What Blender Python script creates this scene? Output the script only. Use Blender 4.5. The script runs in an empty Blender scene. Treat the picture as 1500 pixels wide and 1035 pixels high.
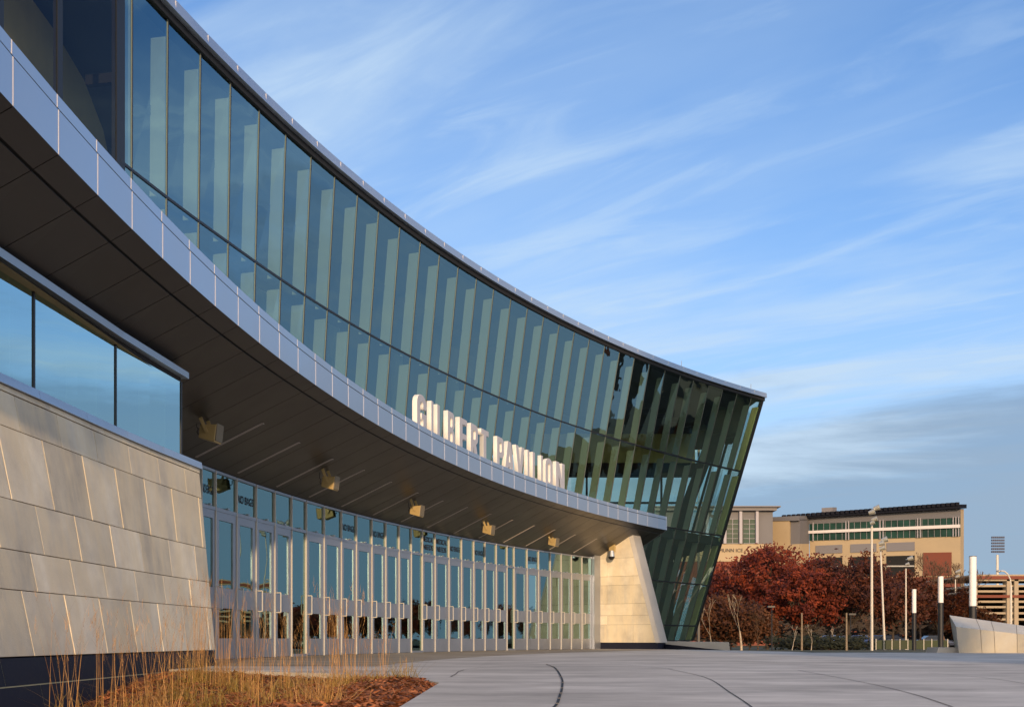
import bpy, math, random
from mathutils import Vector, noise
R = math.radians
sc = bpy.context.scene
col = sc.collection
# ------------------------------------------------------------------ camera, sky, sun, exposure
F, HX, HY, CZ = 1650.0, 750.0, 935.0, 0.41
cd = bpy.data.cameras.new("camera"); cam = bpy.data.objects.new("camera", cd); col.objects.link(cam)
cam.location = (0, 0, CZ); cam.rotation_euler = (R(90), 0, 0)
cd.sensor_width = 36; cd.lens = F/1500*36; cd.shift_y = (HY-517.5)/1500; cd.clip_end = 6000; cd.clip_start = 0.05
sc.camera = cam
SUN_EL, SUN_AZ = 12.0, 174.0
w = bpy.data.worlds.new("World"); sc.world = w; w.use_nodes = True
wn, wl = w.node_tree.nodes, w.node_tree.links
bg = wn["Background"]; bg.inputs[1].default_value = 0.15
sky = wn.new("ShaderNodeTexSky"); sky.sky_type = 'NISHITA'; sky.sun_disc = False
sky.sun_elevation = R(SUN_EL); sky.sun_rotation = R(SUN_AZ); sky.altitude = 0; sky.air_density = 1.0; sky.dust_density = 0.6; sky.ozone_density = 2.5
def wnode(t, **k):
    n = wn.new(t)
    for a, b in k.items(): setattr(n, a, b)
    return n
tc = wnode("ShaderNodeTexCoord"); sep = wnode("ShaderNodeSeparateXYZ"); wl.new(tc.outputs["Generated"], sep.inputs[0])
zc = wnode("ShaderNodeMath", operation='MAXIMUM'); wl.new(sep.outputs[2], zc.inputs[0]); zc.inputs[1].default_value = 0.0
za = wnode("ShaderNodeMath", operation='ADD'); wl.new(zc.outputs[0], za.inputs[0]); za.inputs[1].default_value = 0.10
dx = wnode("ShaderNodeMath", operation='DIVIDE'); wl.new(sep.outputs[0], dx.inputs[0]); wl.new(za.outputs[0], dx.inputs[1])
dy = wnode("ShaderNodeMath", operation='DIVIDE'); wl.new(sep.outputs[1], dy.inputs[0]); wl.new(za.outputs[0], dy.inputs[1])
cb = wnode("ShaderNodeCombineXYZ"); wl.new(dx.outputs[0], cb.inputs[0]); wl.new(dy.outputs[0], cb.inputs[1])
def wmap(rot, scl, loc=(0,0,0)):
    m = wnode("ShaderNodeMapping", vector_type='TEXTURE'); wl.new(cb.outputs[0], m.inputs[0]); m.inputs[3].default_value = (1/scl[0], 1/scl[1], 1); m.inputs[2].default_value = (0,0,R(rot)); m.inputs[1].default_value = loc; return m
def wnoise(m, s, d, r, dist=0.0):
    n = wnode("ShaderNodeTexNoise"); wl.new(m.outputs[0], n.inputs["Vector"]); n.inputs["Scale"].default_value = s; n.inputs["Detail"].default_value = d; n.inputs["Roughness"].default_value = r; n.inputs["Distortion"].default_value = dist; return n
def wramp(src, a, b, lo=0.0, hi=1.0):
    n = wnode("ShaderNodeMapRange"); n.interpolation_type = 'SMOOTHSTEP'; wl.new(src, n.inputs[0]); n.inputs[1].default_value = a; n.inputs[2].default_value = b; n.inputs[3].default_value = lo; n.inputs[4].default_value = hi; return n
def wmath(op, a, b):
    n = wnode("ShaderNodeMath", operation=op)
    for i, v in enumerate((a, b)):
        if hasattr(v, "links"): wl.new(v, n.inputs[i])
        else: n.inputs[i].default_value = v
    return n
def wmix(f, a, b, bt='MIX'):
    n = wnode("ShaderNodeMix", data_type='RGBA', blend_type=bt)
    for s, v in ((n.inputs[0], f), (n.inputs[6], a), (n.inputs[7], b)):
        if hasattr(v, "links"): wl.new(v, s)
        else: s.default_value = v
    return n
streak = wramp(wnoise(wmap(-33, (0.34, 1.7, 1), (1.3, 0.4, 0)), 1.25, 8, 0.54, 0.55).outputs[0], 0.47, 0.66)
wisps = wramp(wnoise(wmap(-37, (0.8, 3.0, 1), (4.0, 2.0, 0)), 2.2, 9, 0.58, 0.8).outputs[0], 0.48, 0.72)
veil = wramp(wnoise(wmap(30, (0.5, 0.7, 1), (7, 3, 0)), 0.6, 3, 0.5).outputs[0], 0.36, 0.62)
cl = wmath('MULTIPLY', wmath('ADD', wmath('MULTIPLY', streak.outputs[0], 0.42).outputs[0], wmath('MULTIPLY', wisps.outputs[0], 0.26).outputs[0]).outputs[0], wmath('ADD', veil.outputs[0], 0.25).outputs[0])
cl = wmath('ADD', cl.outputs[0], wramp(wnoise(wmap(-30, (0.5, 0.9, 1), (3, 11, 0)), 0.9, 6, 0.55, 0.3).outputs[0], 0.42, 0.72, 0.0, 0.32).outputs[0])
low = wramp(sep.outputs[2], 0.0, 0.50, 0.80, 0.0)          # thin high veil thickens towards the horizon
cl2 = wmath('MINIMUM', wmath('ADD', cl.outputs[0], low.outputs[0]).outputs[0], 0.88)
tint = wmix(1.0, sky.outputs[0], (0.45, 0.69, 0.96, 1), 'MULTIPLY')
cloudcol = wmix(wramp(sep.outputs[2], 0.0, 0.35).outputs[0], (2.7, 3.15, 3.5, 1), (2.6, 3.35, 4.15, 1))
back = wmath('MULTIPLY', wramp(sep.outputs[1], 0.05, -0.75).outputs[0], wramp(sep.outputs[2], 0.0, 0.75, 0.85, 0.15).outputs[0])   # sunlit haze around the low sun, behind the camera
mixd = wmix(cl2.outputs[0], tint.outputs[2], cloudcol.outputs[2])
mixc = wmix(back.outputs[0], mixd.outputs[2], (17.0, 14.0, 10.6, 1))
# low grey-blue cloud bank near the horizon on the right
bankmap = wnode('ShaderNodeMapping'); wl.new(tc.outputs['Generated'], bankmap.inputs[0]); bankmap.inputs[3].default_value = (2.2, 1.0, 13.0); bankmap.inputs[2].default_value = (0, R(7), 0)
bank = wmath('MULTIPLY', wramp(wmath('ADD', wmath('MULTIPLY', wnoise(bankmap, 1.6, 8, 0.6, 0.5).outputs[0], 0.26).outputs[0], wmath('ADD', wmath('MULTIPLY', sep.outputs[2], -1.0).outputs[0], wmath('MULTIPLY', sep.outputs[0], 0.30).outputs[0]).outputs[0]).outputs[0], -0.01, 0.08).outputs[0], 0.72)
mixb = wmix(bank.outputs[0], mixc.outputs[2], (1.0, 1.5, 2.2, 1))
wl.new(mixb.outputs[2], bg.inputs[0])
sd = bpy.data.lights.new("sun", 'SUN'); sun = bpy.data.objects.new("sun", sd); col.objects.link(sun)
sd.energy = 2.5; sd.angle = R(0.7); sd.color = (1.0, 0.68, 0.38)
sun.rotation_euler = Vector((math.sin(R(SUN_AZ))*math.cos(R(SUN_EL)), math.cos(R(SUN_AZ))*math.cos(R(SUN_EL)), math.sin(R(SUN_EL)))).to_track_quat('Z', 'Y').to_euler()
sc.view_settings.view_transform = 'Standard'; sc.view_settings.look = 'None'; sc.view_settings.gamma = 1; sc.view_settings.exposure = 0.6
sc.render.engine = 'CYCLES'
sc.cycles.max_bounces = 10; sc.cycles.transparent_max_bounces = 24; sc.cycles.glossy_bounces = 5

# ------------------------------------------------------------------ helpers
def tag(o, label=None, cat=None, group=None, kind=None):
    if label: o['label'] = label
    if cat: o['category'] = cat
    if group: o['group'] = group
    if kind: o['kind'] = kind
    return o
def empty(name, loc=(0,0,0), label=None, cat=None, group=None, rz=0, parent=None):
    o = bpy.data.objects.new(name, None); col.objects.link(o); o.location = loc; o.rotation_euler = (0,0,rz); o.empty_display_size = 0.3
    if parent: o.parent = parent
    return tag(o, label, cat, group)
def W(px, py, Z):
    return Vector(((px-HX)*Z/F, Z, CZ+(HY-py)*Z/F))
class MB:
    def __init__(s): s.v = []; s.f = []; s.m = []; s.tone = []; s.ct = 0.5
    def face(s, pts, mi=0):
        n = len(s.v); s.v += [tuple(p) for p in pts]; s.f.append(tuple(range(n, n+len(pts)))); s.m.append(mi); s.tone.append(s.ct)
    def hexa(s, p, mi=0):       # p: 8 points, bottom 4 then top 4
        n = len(s.v); s.v += [tuple(q) for q in p]
        for f in ((0,3,2,1),(4,5,6,7),(0,1,5,4),(1,2,6,5),(2,3,7,6),(3,0,4,7)):
            s.f.append(tuple(n+i for i in f)); s.m.append(mi); s.tone.append(s.ct)
    def box(s, x0, y0, z0, x1, y1, z1, mi=0):
        s.hexa([(x0,y0,z0),(x1,y0,z0),(x1,y1,z0),(x0,y1,z0),(x0,y0,z1),(x1,y0,z1),(x1,y1,z1),(x0,y1,z1)], mi)
    def obox(s, c, ax, ay, az, mi=0):   # oriented box, half axes
        c, ax, ay, az = Vector(c), Vector(ax), Vector(ay), Vector(az)
        s.hexa([c-ax-ay-az, c+ax-ay-az, c+ax+ay-az, c-ax+ay-az, c-ax-ay+az, c+ax-ay+az, c+ax+ay+az, c-ax+ay+az], mi)
    def tube(s, p0, p1, r0, r1=None, n=8, mi=0, caps=True):
        if r1 is None: r1 = r0
        p0, p1 = Vector(p0), Vector(p1); d = p1-p0
        if d.length < 1e-6: return
        d.normalize(); u = d.orthogonal().normalized(); v = d.cross(u); b = len(s.v)
        for p, r in ((p0, r0), (p1, r1)):
            for k in range(n):
                a = 2*math.pi*k/n; s.v.append(tuple(p+u*r*math.cos(a)+v*r*math.sin(a)))
        for k in range(n):
            j = (k+1) % n; s.f.append((b+k, b+j, b+n+j, b+n+k)); s.m.append(mi); s.tone.append(s.ct)
        if caps:
            s.f.append(tuple(b+n-1-k for k in range(n))); s.m.append(mi); s.tone.append(s.ct)
            s.f.append(tuple(b+n+k for k in range(n))); s.m.append(mi); s.tone.append(s.ct)
    def poly_tube(s, pts, r, n=6, mi=0):
        for a, b in zip(pts, pts[1:]): s.tube(a, b, r, r, n, mi)
    def sphere(s, c, r, nu=12, nv=8, mi=0, sz=1.0):
        c = Vector(c); b = len(s.v)
        for j in range(nv+1):
            t = math.pi*j/nv
            for i in range(nu):
                a = 2*math.pi*i/nu; s.v.append((c.x+r*math.sin(t)*math.cos(a), c.y+r*math.sin(t)*math.sin(a), c.z+r*sz*math.cos(t)))
        for j in range(nv):
            for i in range(nu):
                k = (i+1) % nu; s.f.append((b+j*nu+i, b+(j+1)*nu+i, b+(j+1)*nu+k, b+j*nu+k)); s.m.append(mi); s.tone.append(s.ct)
    def prism(s, pts, z0, z1, mi=0):
        n = len(pts); b = len(s.v)
        s.v += [(p[0], p[1], z0) for p in pts]+[(p[0], p[1], z1) for p in pts]
        for k in range(n):
            j = (k+1) % n; s.f.append((b+k, b+j, b+n+j, b+n+k)); s.m.append(mi); s.tone.append(s.ct)
        s.f.append(tuple(b+n-1-k for k in range(n))); s.m.append(mi); s.tone.append(s.ct)
        s.f.append(tuple(b+n+k for k in range(n))); s.m.append(mi); s.tone.append(s.ct)
    def build(s, name, mats, parent=None, smooth=False, tone=False, bevel=0):
        me = bpy.data.meshes.new(name); me.from_pydata(s.v, [], s.f); 
        if not isinstance(mats, (list, tuple)): mats = [mats]
        for m in mats: me.materials.append(m)
        me.polygons.foreach_set("material_index", s.m)
        if smooth: me.polygons.foreach_set("use_smooth", [True]*len(s.f))
        if tone:
            at = me.attributes.new("tone", 'FLOAT', 'FACE'); at.data.foreach_set("value", s.tone)
        me.update(); me.validate()
        o = bpy.data.objects.new(name, me); col.objects.link(o)
        if parent: o.parent = parent
        if bevel:
            b = o.modifiers.new("bevel", 'BEVEL'); b.width = bevel; b.segments = 2; b.limit_method = 'ANGLE'
        return o

MATS = {}
def mat(name, c, rough=0.6, metal=0.0, var=0.0, vscale=3.0, bump=0.0, bscale=40.0, spec=0.5, c2=None, tone=0.0, vdetail=5, stretch=None, coat=0):
    m = bpy.data.materials.new(name); m.use_nodes = True; nt = m.node_tree; n, l = nt.nodes, nt.links
    b = n["Principled BSDF"]; b.inputs["Roughness"].default_value = rough; b.inputs["Metallic"].default_value = metal; b.inputs["Specular IOR Level"].default_value = spec
    b.inputs["Coat Weight"].default_value = coat
    b.inputs["Base Color"].default_value = (*c, 1)
    t = n.new("ShaderNodeTexCoord"); mp = n.new("ShaderNodeMapping"); l.new(t.outputs["Object"], mp.inputs[0])
    if stretch: mp.inputs[3].default_value = stretch
    cur = None
    if var or c2:
        nz = n.new("ShaderNodeTexNoise"); l.new(mp.outputs[0], nz.inputs["Vector"]); nz.inputs["Scale"].default_value = vscale; nz.inputs["Detail"].default_value = vdetail; nz.inputs["Roughness"].default_value = 0.6
        mr = n.new("ShaderNodeMapRange"); l.new(nz.outputs[0], mr.inputs[0]); mr.inputs[1].default_value = 0.3; mr.inputs[2].default_value = 0.7
        mx = n.new("ShaderNodeMix"); mx.data_type = 'RGBA'; l.new(mr.outputs[0], mx.inputs[0])
        cc = c2 if c2 else tuple(min(1, x*(1+var)) for x in c); c1 = c if c2 else tuple(x*(1-var) for x in c)
        mx.inputs[6].default_value = (*c1, 1); mx.inputs[7].default_value = (*cc, 1); cur = mx.outputs[2]
        rr = n.new("ShaderNodeMapRange"); l.new(nz.outputs[0], rr.inputs[0]); rr.inputs[1].default_value = .3; rr.inputs[2].default_value = .7; rr.inputs[3].default_value = max(0.02, rough*0.85); rr.inputs[4].default_value = min(1, rough*1.15); l.new(rr.outputs[0], b.inputs["Roughness"])
    if tone:
        at = n.new("ShaderNodeAttribute"); at.attribute_name = "tone"; mr2 = n.new("ShaderNodeMapRange"); l.new(at.outputs["Fac"], mr2.inputs[0]); mr2.inputs[3].default_value = 1-tone; mr2.inputs[4].default_value = 1+tone
        vm = n.new("ShaderNodeVectorMath"); vm.operation = 'SCALE'; l.new(mr2.outputs[0], vm.inputs[3])
        if cur: l.new(cur, vm.inputs[0])
        else: vm.inputs[0].default_value = c
        cur = vm.outputs[0]
    if cur: l.new(cur, b.inputs["Base Color"])
    if bump:
        nb = n.new("ShaderNodeTexNoise"); l.new(mp.outputs[0], nb.inputs["Vector"]); nb.inputs["Scale"].default_value = bscale; nb.inputs["Detail"].default_value = 4
        bm = n.new("ShaderNodeBump"); bm.inputs["Strength"].default_value = bump; bm.inputs["Distance"].default_value = 0.02; l.new(nb.outputs[0], bm.inputs["Height"]); l.new(bm.outputs[0], b.inputs["Normal"])
    MATS[name] = m; return m
def glass(name, tint, gl, base, wave=0.0, wscale=1.2, fres=0.75):
    m = bpy.data.materials.new(name); m.use_nodes = True; nt = m.node_tree; n, l = nt.nodes, nt.links
    n.remove(n["Principled BSDF"]); out = n["Material Output"]
    tr = n.new("ShaderNodeBsdfTransparent"); tr.inputs[0].default_value = (*tint, 1)
    g = n.new("ShaderNodeBsdfGlossy"); g.inputs["Roughness"].default_value = 0.01; g.inputs[0].default_value = (*gl, 1)
    fr = n.new("ShaderNodeLayerWeight"); fr.inputs[0].default_value = 0.5
    pw = n.new("ShaderNodeMath"); pw.operation = 'POWER'; l.new(fr.outputs["Facing"], pw.inputs[0]); pw.inputs[1].default_value = 4.0
    ma = n.new("ShaderNodeMath"); ma.operation = 'MULTIPLY_ADD'; l.new(pw.outputs[0], ma.inputs[0]); ma.inputs[1].default_value = fres*(1-base); ma.inputs[2].default_value = base
    mx = n.new("ShaderNodeMixShader"); l.new(ma.outputs[0], mx.inputs[0]); l.new(tr.outputs[0], mx.inputs[1]); l.new(g.outputs[0], mx.inputs[2]); l.new(mx.outputs[0], out.inputs[0])
    if wave:
        t = n.new("ShaderNodeTexCoord"); nz = n.new("ShaderNodeTexNoise"); l.new(t.outputs["Object"], nz.inputs["Vector"]); nz.inputs["Scale"].default_value = wscale; nz.inputs["Detail"].default_value = 1.5
        bm = n.new("ShaderNodeBump"); bm.inputs["Strength"].default_value = wave; bm.inputs["Distance"].default_value = 0.05; l.new(nz.outputs[0], bm.inputs["Height"]); l.new(bm.outputs[0], g.inputs["Normal"])
    return m
def stone_mat(name, c, c2, warm):
    m = mat(name, c, 0.75, c2=c2, vscale=1.6, tone=0.2, bump=0.25, bscale=60, vdetail=6, spec=0.3)
    nt = m.node_tree; n, l = nt.nodes, nt.links; b = n["Principled BSDF"]
    src = b.inputs["Base Color"].links[0].from_socket
    t = n.new("ShaderNodeTexCoord"); mp = n.new("ShaderNodeMapping"); mp.inputs[3].default_value = (2.2, 2.2, 0.35); l.new(t.outputs["Object"], mp.inputs[0])
    nz = n.new("ShaderNodeTexNoise"); l.new(mp.outputs[0], nz.inputs["Vector"]); nz.inputs["Scale"].default_value = 1.6; nz.inputs["Detail"].default_value = 7; nz.inputs["Roughness"].default_value = 0.65
    mr = n.new("ShaderNodeMapRange"); l.new(nz.outputs[0], mr.inputs[0]); mr.inputs[1].default_value = 0.40; mr.inputs[2].default_value = 0.60; mr.inputs[3].default_value = 0; mr.inputs[4].default_value = 0.6
    mx = n.new("ShaderNodeMix"); mx.data_type = 'RGBA'; l.new(mr.outputs[0], mx.inputs[0]); l.new(src, mx.inputs[6]); mx.inputs[7].default_value = (*warm, 1); l.new(mx.outputs[2], b.inputs["Base Color"])
    return m
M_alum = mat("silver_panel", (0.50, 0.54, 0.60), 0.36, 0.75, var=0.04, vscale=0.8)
M_alum_l = mat("panel_joint", (0.72, 0.68, 0.70), 0.5, 0.0)
M_frame = mat("door_frame_metal", (0.38, 0.41, 0.47), 0.38, 0.75, var=0.05, vscale=2)
M_white = mat("white_mullion", (0.52, 0.50, 0.46), 0.45, 0.0)
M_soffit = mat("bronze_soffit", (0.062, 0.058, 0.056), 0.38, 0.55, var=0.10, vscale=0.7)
M_black = mat("black_gap", (0.01, 0.01, 0.011), 0.7)
M_dark = mat("dark_metal", (0.022, 0.022, 0.026), 0.4, 0.3)
M_fin = mat("fin_paint", (0.38, 0.41, 0.34), 0.55, 0.0)
M_edge = mat("sunlit_mullion_edge", (0.15, 0.16, 0.13), 0.4)  # pale strip colour stands for sunlight catching the near edge of each mullion
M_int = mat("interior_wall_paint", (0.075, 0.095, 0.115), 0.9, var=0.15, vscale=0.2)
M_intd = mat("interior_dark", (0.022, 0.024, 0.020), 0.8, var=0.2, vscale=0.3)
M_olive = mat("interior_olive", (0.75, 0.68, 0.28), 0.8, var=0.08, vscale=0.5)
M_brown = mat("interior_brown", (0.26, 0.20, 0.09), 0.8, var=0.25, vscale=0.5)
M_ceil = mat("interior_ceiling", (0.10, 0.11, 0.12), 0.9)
M_stone = stone_mat("limestone", (0.50, 0.45, 0.37), (0.78, 0.71, 0.57), (0.72, 0.61, 0.42))
M_plinth = mat("dark_granite", (0.014, 0.016, 0.030), 0.55, 0.0, var=0.3, vscale=30, spec=0.12)
M_mortar = mat("plinth_joint", (0.36, 0.34, 0.22), 0.8)
M_joint = mat("stone_joint", (0.16, 0.11, 0.07), 0.9)
M_glass = glass("facade_glass", (0.60, 0.74, 0.68), (0.60, 0.86, 0.93), 0.30, wave=0.17, wscale=0.9)
M_cglass = glass("clear_pane_glass", (0.75, 0.80, 0.72), (0.45, 0.6, 0.8), 0.03, wave=0.05, fres=0.45)
M_glass2 = glass("back_glass", (0.80, 0.95, 0.97), (0.6, 0.8, 0.8), 0.10)
M_dglass = glass("door_glass", (0.40, 0.48, 0.42), (0.46, 0.69, 0.70), 0.38, wave=0.12, wscale=0.8)
M_rglass = glass("ribbon_glass", (0.5, 0.62, 0.58), (0.72, 0.96, 0.98), 0.6, wave=0.05, wscale=0.8)
M_conc = mat("pale_concrete", (0.40, 0.38, 0.35), 0.75, var=0.10, vscale=1.2, bump=0.2, bscale=50)
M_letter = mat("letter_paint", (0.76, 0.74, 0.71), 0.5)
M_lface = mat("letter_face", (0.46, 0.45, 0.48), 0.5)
M_spk = mat("tan_speaker_shell", (0.46, 0.34, 0.15), 0.5)
M_grille = mat("speaker_grille", (0.20, 0.17, 0.12), 0.6, bump=0.4, bscale=200)
M_cable = mat("black_cable", (0.012, 0.012, 0.012), 0.5)

# ------------------------------------------------------------------ plan curves
G = 11.25
CR, RR = Vector((58.84, 5.96)), 66.71          # roof / glass line circle
CC, RC = Vector((64.40, 9.99)), 68.62          # canopy edge circle
CDr, RD = Vector((50.68, 13.93)), 57.09        # door wall circle
def hit(px, c, r):
    d = Vector(((px-HX)/F, 1.0)); a = d.dot(d); b = -2*d.dot(c); q = c.dot(c)-r*r
    t = (-b+math.sqrt(b*b-4*a*q))/(2*a)
    return d*t
def nrm(p, c): return (c-p).normalized()       # towards the plaza
# ------------------------------------------------------------------ ground
def conc_mat(name, base, slabs=False):
    m = mat(name, base, 0.82, c2=tuple(x*0.80 for x in base), vscale=0.22, vdetail=7, bump=0.12, bscale=30, spec=0.12)
    nt = m.node_tree; n, l = nt.nodes, nt.links; b = n["Principled BSDF"]; src = b.inputs["Base Color"].links[0].from_socket
    t = n.new("ShaderNodeTexCoord"); mp = n.new("ShaderNodeMapping"); mp.inputs[3].default_value = (0.45, 0.8, 1); mp.inputs[2].default_value = (0, 0, R(12)); l.new(t.outputs["Object"], mp.inputs[0])
    nz = n.new("ShaderNodeTexNoise"); l.new(mp.outputs[0], nz.inputs["Vector"]); nz.inputs["Scale"].default_value = 1.1; nz.inputs["Detail"].default_value = 8; nz.inputs["Roughness"].default_value = 0.7
    mr = n.new("ShaderNodeMapRange"); l.new(nz.outputs[0], mr.inputs[0]); mr.inputs[1].default_value = 0.35; mr.inputs[2].default_value = 0.7; mr.inputs[3].default_value = 0.62; mr.inputs[4].default_value = 1.14
    br = n.new("ShaderNodeTexVoronoi"); br.inputs["Scale"].default_value = 0.12; l.new(t.outputs["Object"], br.inputs["Vector"])
    mr3 = n.new("ShaderNodeMapRange"); l.new(br.outputs["Color"], mr3.inputs[0]); mr3.inputs[3].default_value = 0.82; mr3.inputs[4].default_value = 1.12
    mu = n.new("ShaderNodeMath"); mu.operation = 'MULTIPLY'; l.new(mr.outputs[0], mu.inputs[0]); l.new(mr3.outputs[0], mu.inputs[1])
    vm = n.new("ShaderNodeVectorMath"); vm.operation = 'SCALE'; l.new(src, vm.inputs[0]); l.new(mu.outputs[0], vm.inputs[3]); l.new(vm.outputs[0], b.inputs["Base Color"])
    return m
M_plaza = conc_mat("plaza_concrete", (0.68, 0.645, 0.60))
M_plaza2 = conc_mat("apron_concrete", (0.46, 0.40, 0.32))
M_lawn = mat("lawn_grass", (0.045, 0.05, 0.016), 0.9, c2=(0.09, 0.075, 0.03), vscale=0.5, bump=0.5, bscale=8)
def hgt(y):
    pts = [(-200, -0.5), (33, -0.5), (34.2, -0.03), (42, -0.04), (70, -0.28), (110, -0.55), (200, -0.95), (3000, -2.0)]
    for (a, b), (c, d) in zip(pts, pts[1:]):
        if y <= c: return b+(d-b)*(y-a)/(c-a)
    return -2.0
mb = MB()
ys = [-200, 0, 33, 34.2, 42, 55, 70, 90, 110, 150, 200, 400, 3000]
xs = [-1500, -100, -20, 20, 60, 120, 300, 1500]
for j in range(len(ys)-1):
    for i in range(len(xs)-1):
        mb.face([(xs[i], ys[j], hgt(ys[j])-0.02), (xs[i+1], ys[j], hgt(ys[j])-0.02), (xs[i+1], ys[j+1], hgt(ys[j+1])-0.02), (xs[i], ys[j+1], hgt(ys[j+1])-0.02)])
tag(mb.build("lawn", M_lawn), kind='structure')
# plaza: flat slab, with the planting bed left open
def edge_y(x): return 33.8+max(0, (8-x))*0.02
bed = [(-0.68, 2.0), (-0.68, 6.0), (-0.68, 10.55), (-0.95, 11.6), (-1.55, 12.6), (-2.2, 13.4), (-3.0, 14.05), (-3.9, 14.7), (-4.66, 15.15)]
mb = MB()
mb.prism([(-0.68, -12), (40, -12), (40, 33.8), (9.0, 33.8), (9.0, 36.5), (6.2, 44.6), (-0.68, 44.6)], -0.35, 0.0)
mb.prism([(bed[i]) for i in range(2, 9)]+[(-4.66, 44.6), (-0.68, 44.6)], -0.35, 0.0)
mb.prism([(-12, 15.15), (-4.66, 15.15), (-4.66, 44.6), (-12, 44.6)], -0.35, 0.0)
mb.prism([(-12, 44.6), (6.2, 44.6), (5.6, 47.5), (-12, 47.5)], -0.35, 0.0)
plaza = tag(mb.build("plaza", M_plaza), kind='structure')
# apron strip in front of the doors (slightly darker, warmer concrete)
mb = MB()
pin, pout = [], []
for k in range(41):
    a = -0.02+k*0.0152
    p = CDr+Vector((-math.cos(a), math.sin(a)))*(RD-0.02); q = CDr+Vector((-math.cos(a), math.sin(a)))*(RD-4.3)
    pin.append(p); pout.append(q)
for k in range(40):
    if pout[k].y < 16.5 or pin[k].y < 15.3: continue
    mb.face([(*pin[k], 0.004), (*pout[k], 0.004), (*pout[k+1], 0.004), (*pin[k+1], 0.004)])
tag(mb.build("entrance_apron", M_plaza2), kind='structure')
# joints
def strip(name, pts, wd, z, m, mi=0):
    b = MB(); n = len(pts)
    off = []
    for i, p in enumerate(pts):
        d = (Vector(pts[min(i+1, n-1)])-Vector(pts[max(i-1, 0)])).normalized(); off.append(Vector((-d.y, d.x))*wd/2)
    for i in range(n-1):
        a, c = Vector(pts[i]), Vector(pts[i+1])
        b.face([(*(a-off[i]), z), (*(c-off[i+1]), z), (*(c+off[i+1]), z), (*(a+off[i]), z)])
    return b.build(name, m)
def gp(px, py): Z = CZ*F/(py-HY); return ((px-HX)*Z/F, Z)
def smooth_pts(pts, n=8):
    out = []
    P = [Vector(p) for p in pts]; P = [P[0]*2-P[1]]+P+[P[-1]*2-P[-2]]
    for i in range(1, len(P)-2):
        for k in range(n):
            t = k/n; out.append(0.5*((2*P[i])+(P[i+1]-P[i-1])*t+(2*P[i-1]-5*P[i]+4*P[i+1]-P[i+2])*t*t+(3*P[i]-P[i-1]-3*P[i+1]+P[i+2])*t**3))
    out.append(P[-2]); return [tuple(p) for p in out]
M_jnt = mat("sealant_joint", (0.07, 0.06, 0.055), 0.8)
M_jnt2 = mat("sawcut_joint", (0.16, 0.15, 0.15), 0.9)
for pts in ([gp(979, 979), gp(1033, 991.6), gp(1070, 1014), gp(1101, 1035), gp(1125, 1060), (1.2, 4.6)],
            [gp(1169, 981), gp(1260, 998), gp(1330, 1014), gp(1392, 1034), gp(1430, 1050)],
            [gp(1361, 985), gp(1438, 991.6), gp(1500, 1000.6), gp(1600, 1020)]):
    tag(strip("plaza_joint", smooth_pts(pts), 0.010, 0.004, M_jnt), kind='structure')
for pts in ([gp(660, 991), gp(700, 978), gp(860, 971), gp(985, 979)], [gp(700, 977.8), gp(860, 977.6), gp(979, 979)],
            [gp(979, 979), gp(1169, 981), gp(1361, 985), gp(1500, 986)], [gp(560, 962.6), gp(870, 963), gp(1130, 968), gp(1500, 970)],
            [gp(420, 966), gp(640, 965.2), gp(860, 966)], [gp(1000, 963), gp(1230, 975), gp(1500, 980)], [gp(645, 999.5), gp(700, 1000), gp(823, 1004)], [gp(823,1004), gp(1060,1007), gp(1500,1012)]):
    tag(strip("plaza_sawcut", smooth_pts(pts, 4), 0.014, 0.0075, M_jnt2), kind='structure')
dr = smooth_pts([gp(800, 972.7), gp(813, 978), gp(822.7, 993), gp(823.5, 1007), gp(820, 1020), gp(815, 1033), (0.17, 6.0), (0.05, 5.0)], 10)
M_gpan0 = mat("drain_bridge", (0.2, 0.19, 0.18), 0.7)
drain = empty("slot_drain", (*dr[30], 0.0), "curved black slot drain with small metal bridges set in the plaza", "drain")
o = strip("channel", dr, 0.018, 0.0095, M_black); o.parent = drain; o.matrix_parent_inverse = drain.matrix_basis.inverted()
mb = MB()
for i in range(1, len(dr)-1, 6):
    p = Vector(dr[i]); mb.box(p.x-0.009-dr[30][0], p.y-0.006-dr[30][1], 0.004, p.x+0.009-dr[30][0], p.y+0.006-dr[30][1], 0.0125)
mb.build("bridge", M_gpan0, drain)

# ------------------------------------------------------------------ the pavilion
pav = empty("pavilion_building", (0, 40, 0), "large curved glass pavilion with leaning curtain wall, silver canopy, row of doors and stone piers", "building")
class PB(MB):      # pavilion builder: world coordinates -> parented under pav
    def build(s, name, mats, parent=None, **k):
        o = MB.build(s, name, mats, parent or pav, **k)
        if parent is None or parent is pav: o.location = (0, -40, 0)
        return o
tops = [193.6, 246, 294, 338, 380, 419, 456, 490.7, 524, 555, 586, 616, 644, 671.4, 698.3, 723.6, 748.7, 772.9, 796.6, 819.4, 841.6, 863.6, 886.1, 907.8, 929.4, 951.8, 974.5, 996.8, 1016.4, 1038.8, 1059, 1080, 1101, 1117]
sx = [-400, 176, 246, 338, 419, 490.7, 586, 671, 773, 819, 886, 974.5, 1016, 1038.8, 1059, 1080, 1101, 1118]
ss = [0, 0, -.007, -.015, -.035, -.056, -.08, -.098, -.13, -.145, -.158, -.185, -.21, -.23, -.247, -.26, -.275, -.292]
def slope(x):
    for a, b, c, d in zip(sx, sx[1:], ss, ss[1:]):
        if x <= b: return c+(d-c)*(x-a)/(b-a)
    return ss[-1]
def lean(px):
    P = hit(px, CR, RR); n = nrm(P, CR); s = slope(px); K = n.x*P.y+P.x*abs(n.y)
    return -s*P.y/(K+s*G*abs(n.y))
PT = []
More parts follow.
